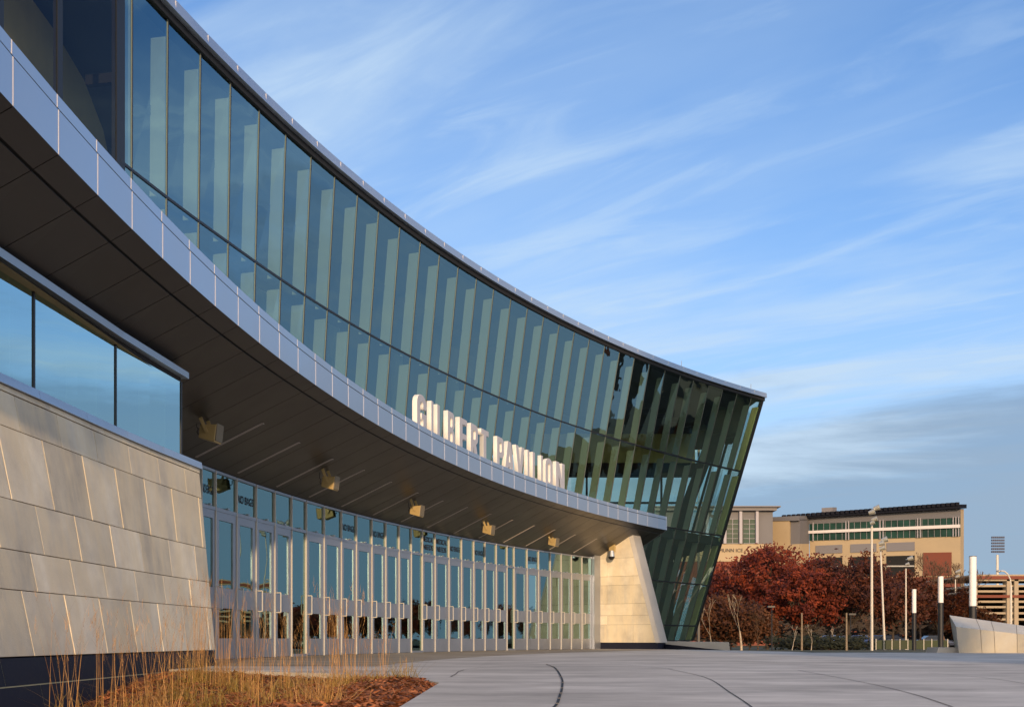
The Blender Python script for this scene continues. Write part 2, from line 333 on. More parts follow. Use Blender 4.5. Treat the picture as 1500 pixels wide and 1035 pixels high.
for px in [-330, -190, -75, 0, 87, 176]+tops:
    P = hit(px, CR, RR); PT.append((px, P, nrm(P, CR), lean(px)))
def FP(i, z, off=0.0, top=None):      # point on facade at mullion i, height z above eye level, off outward
    px, P, n, L = PT[i]; q = P-n*(L*(G-z))+n*off
    return Vector((q.x, q.y, z+CZ))
def tang(n): return Vector((-n.y, n.x))    # along the facade, away from camera
NL = 6       # first regular mullion index
ZT, Z1, Z2, Z3, Z4, Z5 = G, 8.03, 5.0, 2.63, 0.64, -0.09
CTOP = 5.06
NB = len(PT)
LOW = next(i for i in range(NB) if PT[i][0] > 940)       # bays that reach the ground
for i in range(NB-1):
    zs = [ZT, Z1, Z2] if i >= NL-1 else [ZT, Z2]
    if i >= LOW: zs = [ZT, Z1, Z2, Z3, Z4, Z5]
    b = PB()
    for za, zb in zip(zs, zs[1:]):
        b.face([FP(i, zb), FP(i+1, zb), FP(i+1, za), FP(i, za)])
    g = b.build("window", M_glass if i >= 5 else M_cglass)
    for zz in zs[1:]:
        h = 0.024; t = PB()
        t.hexa([FP(i, zz-h, 0.018), FP(i+1, zz-h, 0.018), FP(i+1, zz-h, -0.12), FP(i, zz-h, -0.12), FP(i, zz+h, 0.018), FP(i+1, zz+h, 0.018), FP(i+1, zz+h, -0.12), FP(i, zz+h, -0.12)])
        t.build("transom", M_dark, g)
for i in range(NB):
    px, P, n, L = PT[i]; t2 = tang(n)
    if i in (0, 1, 2, 3, 4): wd, dp = 0.07, 0.06
    elif i == 5: wd, dp = 0.13, 0.08
    elif i == NB-1: wd, dp = 0.09, 0.12
    else: wd, dp = 0.011, 0.02
    zb = Z5 if i >= LOW else Z2
    T = Vector((t2.x, t2.y, 0))*wd
    def q(z, o): return FP(i, z, o)
    b = PB(); b.hexa([q(zb, .014)-T, q(zb, .014)+T, q(zb, -dp)+T, q(zb, -dp)-T, q(ZT, .014)-T, q(ZT, .014)+T, q(ZT, -dp)+T, q(ZT, -dp)-T]); 
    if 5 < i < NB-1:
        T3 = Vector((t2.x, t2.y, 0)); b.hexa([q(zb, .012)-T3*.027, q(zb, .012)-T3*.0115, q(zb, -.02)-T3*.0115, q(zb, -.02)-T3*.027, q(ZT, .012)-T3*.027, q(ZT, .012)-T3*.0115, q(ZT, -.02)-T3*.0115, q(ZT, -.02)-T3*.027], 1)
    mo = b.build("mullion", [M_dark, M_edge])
    if i >= 6:      # structural fin behind the glass
        wf = 0.025 if i != NB-1 else 0.05; T = Vector((t2.x, t2.y, 0))*wf
        S = Vector((t2.x, t2.y, 0))*(0.0 if i != NB-1 else -0.18)
        segs = [(ZT-0.30, Z1+0.04), (Z1-0.22, Z2+0.04)]
        if i < NL: segs = [(ZT-.1, Z2+.04)]
        if i >= LOW: segs += [(Z2-0.1, Z3+0.04), (Z3-0.06, Z4+.04), (Z4-0.04, Z5)]
        b = PB()
        for za, zb2 in segs:
            b.hexa([q(zb2, -.03)-T+S, q(zb2, -.03)+T+S, q(zb2, -.33)+T+S, q(zb2, -.33)-T+S, q(za, -.03)-T+S, q(za, -.03)+T+S, q(za, -.33)+T+S, q(za, -.33)-T+S])
        fo = b.build("fin", M_fin if i != NB-1 else M_olive)
        if i >= 5 and i < NB-1:
            b = PB(); T2 = Vector((t2.x, t2.y, 0))*0.06
            b.hexa([q(9.55, -.32)-T2, q(9.55, -.32)+T2, q(9.55, -.85)+T2, q(9.55, -.85)-T2, q(9.72, -.32)-T2, q(9.72, -.32)+T2, q(9.72, -.85)+T2, q(9.72, -.85)-T2])
            b.build("bracket", M_dark, fo)
# roof: black recess, silver edge, slab
b = PB(); e = PB(); sl = PB(); j = PB()
for i in range(NB-1):
    for k in range(3):
        pass
    A0, A1 = FP(i, ZT), FP(i+1, ZT)
    n0, n1 = PT[i][2], PT[i+1][2]
    N0, N1 = Vector((n0.x, n0.y, 0)), Vector((n1.x, n1.y, 0)); up = Vector((0, 0, 1))
    if i == NB-2:
        ext = (A1-A0).normalized()*0.12; A1 = A1+ext
    b.hexa([A0+N0*.06, A1+N1*.06, A1-N1*.3, A0-N0*.3, A0+N0*.06+up*.14, A1+N1*.06+up*.14, A1-N1*.3+up*.14, A0-N0*.3+up*.14])
    e.hexa([A0+N0*.17+up*.145, A1+N1*.17+up*.145, A1-N1*.3+up*.145, A0-N0*.3+up*.145, A0+N0*.15+up*.36, A1+N1*.15+up*.36, A1-N1*.3+up*.36, A0-N0*.3+up*.36])
    T = Vector((tang(n0).x, tang(n0).y, 0))
    j.obox(A0+N0*.16+up*.25, T*.006, N0*.004, up*.085)
b.build("roof_recess", M_black); ro = e.build("roof_edge", M_alum); j.build("joint", M_alum_l, ro)
# roof slab and rods
outer = [FP(i, ZT) for i in range(NB)]
slab = [(p.x-PT[i][2].x*.3, p.y-PT[i][2].y*.3) for i, p in enumerate(outer)]
CX, CY = outer[-1].x, outer[-1].y
b = PB(); b.prism(slab+[(CX-1.5, CY+15), (CX-30, CY+17), (-34, 30), (-30, slab[0][1])], G+CZ+0.02, G+CZ+0.30); b.build("roof", M_ceil)
for px in (998, 1100):
    P = hit(px, CR, RR-0.05); b = PB(); b.tube((P.x, P.y, G+CZ+.36), (P.x, P.y, G+CZ+.62), 0.012); b.build("lightning_rod", M_white)
# interior: back wall behind the left and middle of the curtain wall, floor, beam
b = PB(); bm_ = PB(); fl = PB(); du = PB()
for i in range(5, 31):
    p0, p1 = PT[i], PT[i+1]
    def off(p, d): return Vector((p[1].x-p[2].x*d, p[1].y-p[2].y*d, 0))
    if i < 28:
        a0, a1 = off(p0, 6.5), off(p1, 6.5)
        b.face([a0+Vector((0,0,-.2)), a1+Vector((0,0,-.2)), a1+Vector((0,0,G+CZ)), a0+Vector((0,0,G+CZ))])
    q0, q1, r0, r1 = off(p0, 2.6), off(p1, 2.6), off(p0, 3.1), off(p1, 3.1)
    z0, z1 = Vector((0,0,9.3+CZ)), Vector((0,0,10.1+CZ))
    bm_.hexa([q0+z0, q1+z0, r1+z0, r0+z0, q0+z1, q1+z1, r1+z1, r0+z1])
    z0, z1 = Vector((0,0,7.1+CZ)), Vector((0,0,7.25+CZ))
    q0, q1, r0, r1 = off(p0, 4.6), off(p1, 4.6), off(p0, 4.8), off(p1, 4.8)
    if i < 28: du.hexa([q0+z0, q1+z0, r1+z0, r0+z0, q0+z1, q1+z1, r1+z1, r0+z1])
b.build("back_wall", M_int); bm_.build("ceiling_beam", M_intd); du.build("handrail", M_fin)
for i in range(6, 28, 3):     # interior wall pilasters and luminous-free duct rings for depth
    p0 = PT[i]; a = Vector((p0[1].x-p0[2].x*6.3, p0[1].y-p0[2].y*6.3, 0))
    b = PB(); b.tube(a+Vector((0,0,Z2+CZ)), a+Vector((0,0,G+CZ)), 0.22, n=14); b.build("column", M_fin)
b = PB()
fp = [FP(i, Z2, -0.15) for i in range(0, NB)]
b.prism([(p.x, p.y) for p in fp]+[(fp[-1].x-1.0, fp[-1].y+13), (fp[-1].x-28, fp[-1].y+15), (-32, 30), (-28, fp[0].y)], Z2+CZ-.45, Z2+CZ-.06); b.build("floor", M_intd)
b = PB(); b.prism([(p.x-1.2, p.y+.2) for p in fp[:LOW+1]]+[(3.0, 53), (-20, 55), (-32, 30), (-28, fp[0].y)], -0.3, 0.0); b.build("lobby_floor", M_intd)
b = PB()      # lobby rear wall
for k in range(24):
    a0, a1 = -.1+k*.0305, -.1+(k+1)*.0305
    p, q2 = CDr+Vector((-math.cos(a0), math.sin(a0)))*(RD+5), CDr+Vector((-math.cos(a1), math.sin(a1)))*(RD+5)
    b.face([(*p, 0), (*q2, 0), (*q2, 4.9), (*p, 4.9)])
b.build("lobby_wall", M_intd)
# far end room: side glazing, rear glazing, yellow wall, dark ceiling box, leaning column
cT, cB = FP(NB-1, ZT), FP(NB-1, Z5)
sd_ = Vector((-0.06, 1.0, 0)).normalized()
g2 = PB(); m2 = PB()
for k in range(5):
    a, c = sd_*(k*2.6), sd_*((k+1)*2.6)
    g2.face([cB+a, cB+c, cT+c, cT+a])
    if k: m2.hexa([cB+a-sd_*.03, cB+a+sd_*.03, cB+a+sd_*.03-Vector((.14,0,0)), cB+a-sd_*.03-Vector((.14,0,0)), cT+a-sd_*.03, cT+a+sd_*.03, cT+a+sd_*.03-Vector((.14,0,0)), cT+a-sd_*.03-Vector((.14,0,0))])
sg = g2.build("side_window", M_glass2); m2.build("mullion", M_dark, sg)
bk = 66.5
g2 = PB(); g2.face([(3.5, bk, 0), (cB.x-.5, bk, 0), (cT.x-.6, bk, G+CZ), (3.5, bk, G+CZ)]); rg = g2.build("rear_window", M_glass2)
m2 = PB()
for x in (4.4, 6.6, 8.8, 11.0): m2.box(x-.06, bk-.2, 0, x+.06, bk-.05, G+CZ)
for z in (5.9, 8.0): m2.box(3.5, bk-.2, z+CZ-.06, 11.6, bk-.05, z+CZ+.06)
m2.build("mullion", M_dark, rg)
b = PB(); b.box(1.0, 60.0, CZ+9.3, 9.75, 60.3, CZ+10.9); b.build("interior_wall", M_olive)
b = PB(); b.box(1.0, 59.6, CZ+8.75, 9.9, 61.2, CZ+9.3); b.box(1.0, 59.6, CZ+10.9, 11.6, 65, CZ+G); b.box(9.9, 55.5, CZ+10.0, 11.3, 58, CZ+G); b.build("ceiling_box", M_intd)
b = PB(); b.hexa([(7.75, 55.2, Z2+CZ), (8.3, 55.2, Z2+CZ), (8.3, 55.7, Z2+CZ), (7.75, 55.7, Z2+CZ), (10.1, 55.2, G+CZ), (10.75, 55.2, G+CZ), (10.75, 55.7, G+CZ), (10.1, 55.7, G+CZ)]); b.build("leaning_column", M_black)
b = PB(); b.box(1.5, 60.0, 0.0, 8.6, 60.3, Z2+CZ+0.9); b.build("rear_parapet", M_intd)
# left bays: added curved brown slab behind panes, in place of the arena's reflection
b = PB()
prof_ = [(12.0, 4.8), (12.0, 11.35), (18.5, 11.35), (20.2, 11.3), (21.6, 11.1), (22.6, 10.6), (23.3, 9.7), (23.6, 8.5), (23.7, 7.0), (23.7, 4.8)]
v0 = [Vector((-8.2, y, z)) for y, z in prof_]; v1 = [p-Vector((.4, 0, 0)) for p in v0]
b.face(v0); b.face(v1[::-1])
for k in range(len(v0)): b.face([v0[k], v1[k], v1[(k+1) % len(v0)], v0[(k+1) % len(v0)]])
b.build("reflection_slab", M_brown)
b = PB(); b.box(-8.19, 12.0, 7.9, -8.12, 22.9, 8.35); b.build("reflection_slab_band", M_intd)
b = PB(); b.face([(-11.5, 2, 4.5), (-10.2, 26, 4.5), (-10.2, 26, 9.2), (-11.5, 2, 9.2)]); b.face([(-10.2, 26, 4.5), (-7.6, 21.5, 4.5), (-7.6, 21.5, 8.2), (-10.2, 26, 8.2)]); b.build("end_wall", M_brown)

# ------------------------------------------------------------------ canopy
HB = 4.5
def CP(a, wv, z): 
    p = CC+Vector((-math.cos(a), math.sin(a)))*(RC+wv); return Vector((p.x, p.y, z+CZ))
def ang(px, c=CC, r=RC):
    p = hit(px, c, r)-c; return math.atan2(p.y, -p.x)
aR, aL = ang(976.2), -0.11
pit = 0.956/RC
# align joints with the photo's (joint at px 86)
aj = [ang(86)+k*pit for k in range(-24, 60)]
aj = [a for a in aj if aL < a < aR-0.006]; angs = [aL]+aj+[aR]
def wdoor(a):     # distance from canopy edge back to door wall along the radius
    d = Vector((-math.cos(a), math.sin(a))); lo, hi = 0, 8
    for _ in range(30):
        m_ = (lo+hi)/2; p = CC+d*(RC+m_)
        if (p-CDr).length < RD: lo = m_
        else: hi = m_
    return lo
ZD = 3.30
ZDs = ZD+0.02
def szz(a, wv): return HB-(HB-ZDs)*wv/max(wdoor(a), 0.5)
fa, fj, so, ga, tp = PB(), PB(), PB(), PB(), PB()
for a0, a1 in zip(angs, angs[1:]):
    g_ = 0.006/RC
    fa.hexa([CP(a0, 0, HB), CP(a1, 0, HB), CP(a1, .06, HB), CP(a0, .06, HB), CP(a0, 0, 4.915), CP(a1, 0, 4.915), CP(a1, .06, 4.915), CP(a0, .06, 4.915)])
    fa.hexa([CP(a0, .012, 4.94), CP(a1, .012, 4.94), CP(a1, .08, 4.94), CP(a0, .08, 4.94), CP(a0, .012, CTOP), CP(a1, .012, CTOP), CP(a1, .08, CTOP), CP(a0, .08, CTOP)])
    ga.hexa([CP(a0, .05, HB+.01), CP(a1, .05, HB+.01), CP(a1, .07, HB+.01), CP(a0, .07, HB+.01), CP(a0, .05, CTOP-.01), CP(a1, .05, CTOP-.01), CP(a1, .07, CTOP-.01), CP(a0, .07, CTOP-.01)])
    tj = 0.008/RC
    for z0, z1, o_ in ((HB, 4.915, -.003), (4.94, CTOP, .009)):
        fj.hexa([CP(a1-tj, o_, z0), CP(a1+tj, o_, z0), CP(a1+tj, .03, z0), CP(a1-tj, .03, z0), CP(a1-tj, o_, z1), CP(a1+tj, o_, z1), CP(a1+tj, .03, z1), CP(a1-tj, .03, z1)])
    # soffit panels with thin seams
    wd0, wd1 = wdoor(a0), wdoor(a1); g_ = 0.007/RC
    for (w0, w1) in ((0.0, 0.235), (0.265, None)):
        e0, e1 = (wd0 if w1 is None else w1), (wd1 if w1 is None else w1)
        pts = [CP(a0+g_, w0, szz(a0, w0)), CP(a1-g_, w0, szz(a1, w0)), CP(a1-g_, e1, szz(a1, e1)), CP(a0+g_, e0, szz(a0, e0))]
        so.hexa(pts+[p+Vector((0, 0, .012)) for p in pts])
    pts = [CP(a0, 0.03, szz(a0, 0)+.025), CP(a1, .03, szz(a1, 0)+.025), CP(a1, wd1, szz(a1, wd1)+.03), CP(a0, wd0, szz(a0, wd0)+.03)]
    ga.face(pts)
    tp.face([CP(a0, .02, CTOP-.002), CP(a1, .02, CTOP-.002), CP(a1, 5.5, CTOP-.002), CP(a0, 5.5, CTOP-.002)])
# canopy end face
wE = wdoor(aR); pts = [CP(aR, 0, HB), CP(aR, wE, szz(aR, wE)), CP(aR, wE, CTOP), CP(aR, 0, CTOP)]
fa.hexa([pts[0], pts[1], pts[1]+Vector((.03,.05,0)), pts[0]+Vector((.03,.05,0)), pts[3], pts[2], pts[2]+Vector((.03,.05,0)), pts[3]+Vector((.03,.05,0))])
fo = fa.build("canopy_fascia", M_alum); fj.build("joint", M_alum_l, fo)
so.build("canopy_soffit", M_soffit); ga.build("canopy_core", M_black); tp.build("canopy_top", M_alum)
# linear light slots in the soffit
def soffit_hit(px, py):
    best = None
    for k in range(0, 61):
        wv = 0.3+k*0.045
        P = hit(px, CC, RC+wv); a = math.atan2(P.y-CC.y, -(P.x-CC.x)); y = HY-F*szz(a, wv)/P.y
        if best is None or abs(y-py) < best[0]: best = (abs(y-py), a, wv)
    return best[1], best[2]
slots = [(384, 621), (437, 649), (486, 671), (532, 689), (572, 706), (611, 721.6), (647.6, 733.8), (683.6, 743), (718, 752.7), (750, 761), (782, 769), (812, 776), (842, 782), (873.5, 788)]
M_slot = mat("slot_trim", (0.50, 0.44, 0.40), 0.5)
for (x, y) in slots:
    a, wv = soffit_hit(x, y); 
    b = PB(); hw = 0.016/RC; w1 = min(wv+1.45, wdoor(a)-.12)
    for s_ in (-1, 1):
        c0 = a+s_*hw*1.6
        pts = [CP(c0-hw*.35, wv, szz(a, wv)-.012), CP(c0+hw*.35, wv, szz(a, wv)-.012), CP(c0+hw*.35, w1, szz(a, w1)-.012), CP(c0-hw*.35, w1, szz(a, w1)-.012)]
        b.hexa(pts+[p+Vector((0,0,.014)) for p in pts])
    pts = [CP(a-hw*2, wv-.03, szz(a, wv)-.012), CP(a+hw*2, wv-.03, szz(a, wv)-.012), CP(a+hw*2, wv, szz(a, wv)-.012), CP(a-hw*2, wv, szz(a, wv)-.012)]
    b.hexa(pts+[p+Vector((0,0,.014)) for p in pts])
    so_ = b.build("light_slot", M_slot)

# ------------------------------------------------------------------ doors
dx_ = [230, 252, 273.5, 294.8, 315.5, 346.5, 375, 402.4, 427, 448.5, 474.7, 500, 522, 544.6, 565, 584.5, 602.4, 618.7, 637.3, 657.6, 676, 693.9, 710.4, 726.9, 742.6, 753, 772, 788.8, 806, 822, 837, 852.4, 867]
glassbays = {8, 16, 24}
HD = 2.55         # header above eye level
DPT = [hit(x, CDr, RD) for x in dx_]
words = {3: ["NO BAGS"], 5: ["NO BAGS"], 11: ["NO BAGS"], 13: ["NO BAGS"], 17: ["MEDICAL", "NEEDS"], 18: ["MEDICAL", "NEEDS"], 19: ["NO BAGS"], 21: ["NO BAGS"], 26: ["NO BAGS"]}
M_text = mat("dark_vinyl_lettering", (0.02, 0.02, 0.03), 0.6)
def text_mesh(s, size, extrude=0.001, bold=False):
    c = bpy.data.curves.new("t", 'FONT'); c.body = s; c.size = size; c.align_x = 'CENTER'; c.align_y = 'CENTER'; c.extrude = extrude; c.offset = 0.006*size if bold else 0
    o = bpy.data.objects.new("t", c); col.objects.link(o); dg = bpy.context.evaluated_depsgraph_get(); me = bpy.data.meshes.new_from_object(o.evaluated_get(dg)); bpy.data.objects.remove(o); return me
from mathutils import Matrix
for i in range(len(dx_)-1):
    p0, p1 = DPT[i], DPT[i+1]; t = (p1-p0); wdt = t.length; t = t.normalized(); n = Vector((-t.y, t.x)); 
    if n.dot(CDr-p0) < 0: n = -n
    def D(u, z, o=0.0): q_ = p0+t*u+n*o; return Vector((q_.x, q_.y, z))
    def plate(b, u0, u1, z0, z1, o0, o1, mi=0):
        b.hexa([D(u0, z0, o1), D(u1, z0, o1), D(u1, z0, o0), D(u0, z0, o0), D(u0, z1, o1), D(u1, z1, o1), D(u1, z1, o0), D(u0, z1, o0)], mi)
    zh = HD+CZ
    # mullion: narrow white post standing proud of the doors
    b = PB(); plate(b, -.016, .016, 0.0, ZD+CZ, -.09, .022); b.build("door_mullion", [M_white])
    b = PB(); plate(b, .021, wdt-.021, zh-.035, zh+.035, -.08, .014); b.build("door_header", M_frame)
    b = PB(); plate(b, .021, wdt-.021, ZD+CZ-.045, ZD+CZ+.01, -.08, .012); b.build("head_rail", M_frame)
    b = PB(); plate(b, wdt*.5-.04, wdt*.5+.04, zh+.0355, zh+.065, .0, .06, 0); b.build("closer_cover", M_frame)
    b = PB(); b.face([D(.03, zh+.035, -.02), D(wdt-.03, zh+.035, -.02), D(wdt-.03, ZD+CZ-.04, -.02), D(.03, ZD+CZ-.04, -.02)]); tw = b.build("transom_window", M_dglass)
    if i in words:
        ls = words[i]
        for k, s_ in enumerate(ls):
            me = text_mesh(s_, 0.23, bold=True); me.materials.append(M_text)
            to = bpy.data.objects.new("lettering", me); col.objects.link(to); to.parent = tw; 
            zc_ = zh+.38 if len(ls) == 1 else zh+.48-.24*k
            if i in (3,5,11,13,19,21): zc_ = zh+.33
            c_ = D(wdt*.5, zc_, -.012); wS = 0.8*wdt/max(me.vertices, key=lambda v: v.co.x).co.x/2
            X, Y, N = Vector((t.x, t.y, 0)), Vector((0, 0, 1)), Vector((n.x, n.y, 0))
            to.matrix_local = Matrix(((X.x*min(wS,1), Y.x, N.x, c_.x), (X.y*min(wS,1), Y.y, N.y, c_.y), (0, 1, 0, c_.z), (0, 0, 0, 1)))
    if i in glassbays:
        b = PB(); b.face([D(.03, .05, -.02), D(wdt-.03, .05, -.02), D(wdt-.03, zh-.035, -.02), D(.03, zh-.035, -.02)]); sl_ = b.build("side_light", M_dglass)
        b = PB(); plate(b, .021, wdt-.021, 0.0, .06, -.05, .03); b.build("sill", M_frame, sl_)
        continue
    st = 0.17*wdt; kick, mr0, mr1, top = 0.42, 1.02, 1.42, zh-.20
    b = PB(); u0, u1 = .023, wdt-.023
    plate(b, u0, u0+st*.85, .012, zh-.036, -.045, .0); plate(b, u1-st*.85, u1, .012, zh-.036, -.045, .0)
    plate(b, u0+st*.85, u1-st*.85, .012, kick, -.045, .0); plate(b, u0+st*.85, u1-st*.85, mr0, mr1, -.045, .0); plate(b, u0+st*.85, u1-st*.85, top, zh-.036, -.045, .0)
    dr_ = b.build("door", M_frame)
    b = PB(); 
    for z0, z1 in ((kick, mr0), (mr1, top)): b.face([D(u0+st*.8, z0, -.025), D(u1-st*.8, z0, -.025), D(u1-st*.8, z1, -.025), D(u0+st*.8, z1, -.025)])
    b.build("pane", M_dglass, dr_)
    b = PB(); uh = u0+.06
    b.poly_tube([D(uh, .98, .0), D(uh, .98, .075), D(uh, 1.40, .075), D(uh, 1.40, .0)] if False else [D(uh, 1.0, 0), D(uh+.0, 1.0, .03), D(uh+.0, 1.0, .11), D(uh, 1.44, .11), D(uh, 1.44, 0)], .014, 8)
    b.build("handle", M_white, dr_)
# end post beside the pier
pE = DPT[-1]; nE = nrm(pE, CDr); tE = Vector((-nE.y, nE.x)); 
if tE.y < 0: tE = -tE
def PE(u, o, z): q_ = pE+tE*u+nE*o; return Vector((q_.x, q_.y, z))
b = PB(); b.hexa([PE(0, .12, 0), PE(.5, .12, 0), PE(.5, -.1, 0), PE(0, -.1, 0), PE(0, .12, ZD+CZ+.1), PE(.5, .12, ZD+CZ+.1), PE(.5, -.1, ZD+CZ+.1), PE(0, -.1, ZD+CZ+.1)]); b.build("end_post", M_frame)
# ------------------------------------------------------------------ stone pier (right of the doors)
def pier_pt(px, py, u=0.0):     # point of the pier's front plane seen at px
    # front plane: through PE(.5,*) along nE
    o = PE(.5+u, 0, 0); d = (px-HX)/F
    s = (d*o.y-o.x)/(nE.x-d*nE.y); Q = Vector((o.x+nE.x*s, o.y+nE.y*s)); return Vector((Q.x, Q.y, CZ+(HY-py)*Q.y/F)), s
b = PB(); bj = PB()
rows = [(795, 817.6), (817.6, 844), (844, 857), (857, 884), (884, 901), (901, 914.4), (914.4, 940.4)]
splits = [None, 889.5, 928, 889.5, 927, 889.5, 927.5]
zr = []
yref = pier_pt(890, 900)[0].y
def zrow(py): return CZ+(HY-py)*yref/F
base_s = pier_pt(962, 940)[1]; top_s = pier_pt(925, 798)[1]; zb_, zt_ = zrow(940.4), zrow(796)
def s_out(z): return base_s+(top_s-base_s)*(z-zb_)/(zt_-zb_)
s_in = 0.10
def cap_z(s): return ZD+CZ+0.02+(s)*0.53+0.02
random.seed(5)
for (ya, yb), sp in zip(rows, splits):
    z1, z0 = zrow(ya), zrow(yb)
    if z1 > 4.2: z1 = 4.6
    cuts = [s_in] + ([pier_pt(sp, 900)[1]] if sp else []) + [None]
    for k in range(len(cuts)-1):
        a0, a1 = cuts[k]+.004, cuts[k+1]
        e0 = s_out(z0)-.05 if a1 is None else a1-.004; e1 = s_out(z1)-.05 if a1 is None else a1-.004
        pr = random.uniform(0, .012); b.ct = random.random()
        b.hexa([PE(.5-pr, a0, z0+.004), PE(.5-pr, e0, z0+.004), PE(.56, e0, z0+.004), PE(.56, a0, z0+.004), PE(.5-pr, a0, z1-.004), PE(.5-pr, e1, z1-.004), PE(.56, e1, z1-.004), PE(.56, a0, z1-.004)])
bj.hexa([PE(.52, .05, zb_), PE(.52, s_out(zb_)-.1, zb_), PE(1.2, s_out(zb_)-.1, zb_), PE(1.2, .05, zb_), PE(.52, .05, 4.55), PE(.52, s_out(4.55)-.1, 4.55), PE(1.2, s_out(4.55)-.1, 4.55), PE(1.2, .05, 4.55)])
pr_ = b.build("stone_pier", M_stone, tone=True); bj.build("joint", M_joint, pr_)
b = PB(); zz = (zb_+.0, 4.6)     # angled return face
b.hexa([PE(.49, s_out(zz[0])-.05, zz[0]), PE(.60, s_out(zz[0])+.10, zz[0]), PE(1.25, s_out(zz[0])+.10, zz[0]), PE(1.2, s_out(zz[0])-.06, zz[0]), PE(.49, s_out(zz[1])-.05, zz[1]), PE(.60, s_out(zz[1])+.10, zz[1]), PE(1.25, s_out(zz[1])+.10, zz[1]), PE(1.2, s_out(zz[1])-.06, zz[1])]); b.build("pier_return", M_conc, pr_)
b = PB(); b.hexa([PE(.515, .1, -.1), PE(.515, base_s+.05, -.1), PE(1.2, base_s+.05, -.1), PE(1.2, .1, -.1), PE(.515, .1, zb_-.003), PE(.515, base_s+.05, zb_-.003), PE(1.2, base_s+.05, zb_-.003), PE(1.2, .1, zb_-.003)]); b.build("pier_plinth", M_plinth, pr_)

# ------------------------------------------------------------------ stone wall with ribbon window (left)
HW = 2.59
tx = [(-5.75, -6.0), (-5.55, 2.0), (-5.38, 8.0), (-5.20, 11.45), (-5.13, 12.5), (-5.06, 14.1), (-4.93, 15.8), (-4.78, 17.2)]
tp_ = [(a[0], a[1]) for a in tx]
def wallx(y):
    pts = tp_
    for (x0, y0), (x1, y1) in zip(pts, pts[1:]):
        if y <= y1: return x0+(x1-x0)*(y-y0)/(y1-y0)
    return pts[-1][0]
def wx(y):   # smoothed
    return sum(wallx(min(17.2, y+d)) for d in (-.6, -.3, 0, .3, .6))/5 if y < 16.6 else wallx(y)
def bat(y): return 0.2-0.019*(max(y, 6)-11.4)
def WP(y, zr, o=0.0):     # zr above eye
    n = Vector((0.995, -0.09)); return Vector((wx(y)+bat(y)*(HW-zr)+o*n.x, y+o*n.y, zr+CZ))
YE = 17.2
M_jl = M_joint
swl = PB(); random.seed(11)
courses = [(2.52, 2.59, 1.45), (2.14, 2.52, 1.0), (1.38, 2.14, 1.0), (.865, 1.38, 1.0), (.47, .865, 1.0), (-.17, .47, 1.0)]
offs = [0.3, 0.55, 0.05, 0.45, 0.85, 0.15]
for (z0, z1, wd), of in zip(courses, offs):
    y = YE-of*0.9-0.1; edges = [YE]
    while y > -5.8: edges.append(y); y -= wd*random.uniform(.94, 1.04)
    edges.append(-5.8)
    for e1, e0 in zip(edges, edges[1:]):
        pk = {.865: .55, 1.38: .9, -.17: .95}.get(z0, .12)
        pr0, pr1 = (random.uniform(.004, .009) if random.random() < pk else random.uniform(.0, .003)), random.uniform(.0, .002)
        if z1-z0 < .1: pr0 = pr1 = .012
        swl.ct = random.random()
        g_ = .004
        swl.hexa([WP(e0+g_, z0+g_, pr0), WP(e1-g_, z0+g_, pr1), WP(e1-g_, z0+g_, -.05), WP(e0+g_, z0+g_, -.05), WP(e0+g_, z1-g_, pr0), WP(e1-g_, z1-g_, pr1), WP(e1-g_, z1-g_, -.05), WP(e0+g_, z1-g_, -.05)])
sw = swl.build("stone_wall", M_stone, tone=True, bevel=0.004)
yy = [-5.8, 2, 8, 10, 12, 14, 15.5, YE-.01]
b = PB()
for a, c in zip(yy, yy[1:]): b.hexa([WP(a, -.17, -.03), WP(c, -.17, -.03), WP(c, -.17, -.6), WP(a, -.17, -.6), WP(a, HW, -.03), WP(c, HW, -.03), WP(c, HW, -.6), WP(a, HW, -.6)])
b.build("joint", M_joint, sw)
b = PB(); j = PB(); capb = PB()
for (z0, z1, of) in ((-.44, -.178, .0), (-.86, -.448, .5), (-1.3, -.868, .2)):
    e1 = YE
    while e1 > -5.8:
        e0 = max(e1-(1.25 if e1 < YE else .7+of), -5.8)
        b.hexa([WP(e0+.006, z0+.006, -.012), WP(e1-.006, z0+.006, -.012), WP(e1-.006, z0+.006, -.3), WP(e0+.006, z0+.006, -.3), WP(e0+.006, z1, -.012), WP(e1-.006, z1, -.012), WP(e1-.006, z1, -.3), WP(e0+.006, z1, -.3)])
        for (ja, jb, jz0, jz1) in ((e0-.0055, e0+.0055, z0+.007, z1), (e0+.006, e1-.006, z0-.007, z0+.0055)):
            j.hexa([WP(ja, jz0, -.016), WP(jb, jz0, -.016), WP(jb, jz0, -.2), WP(ja, jz0, -.2), WP(ja, jz1, -.016), WP(jb, jz1, -.016), WP(jb, jz1, -.2), WP(ja, jz1, -.2)])
        e1 = e0
pl_ = b.build("plinth", M_plinth, sw); j.build("plinth_joint", M_mortar, sw)
yy = [-5.8, 0, 4, 8, 9.5, 11, 12.2, 13.4, 14.6, 15.8, YE+.03]
for k, (a, c) in enumerate(zip(yy, yy[1:])):
    capb.hexa([WP(a+.003, HW, .05), WP(c-.003, HW, .05), WP(c-.003, HW, -.5), WP(a+.003, HW, -.5), WP(a+.003, HW+.10, .045), WP(c-.003, HW+.10, .045), WP(c-.003, HW+.10, -.5), WP(a+.003, HW+.10, -.5)])
capb.build("wall_cap", M_alum, sw)
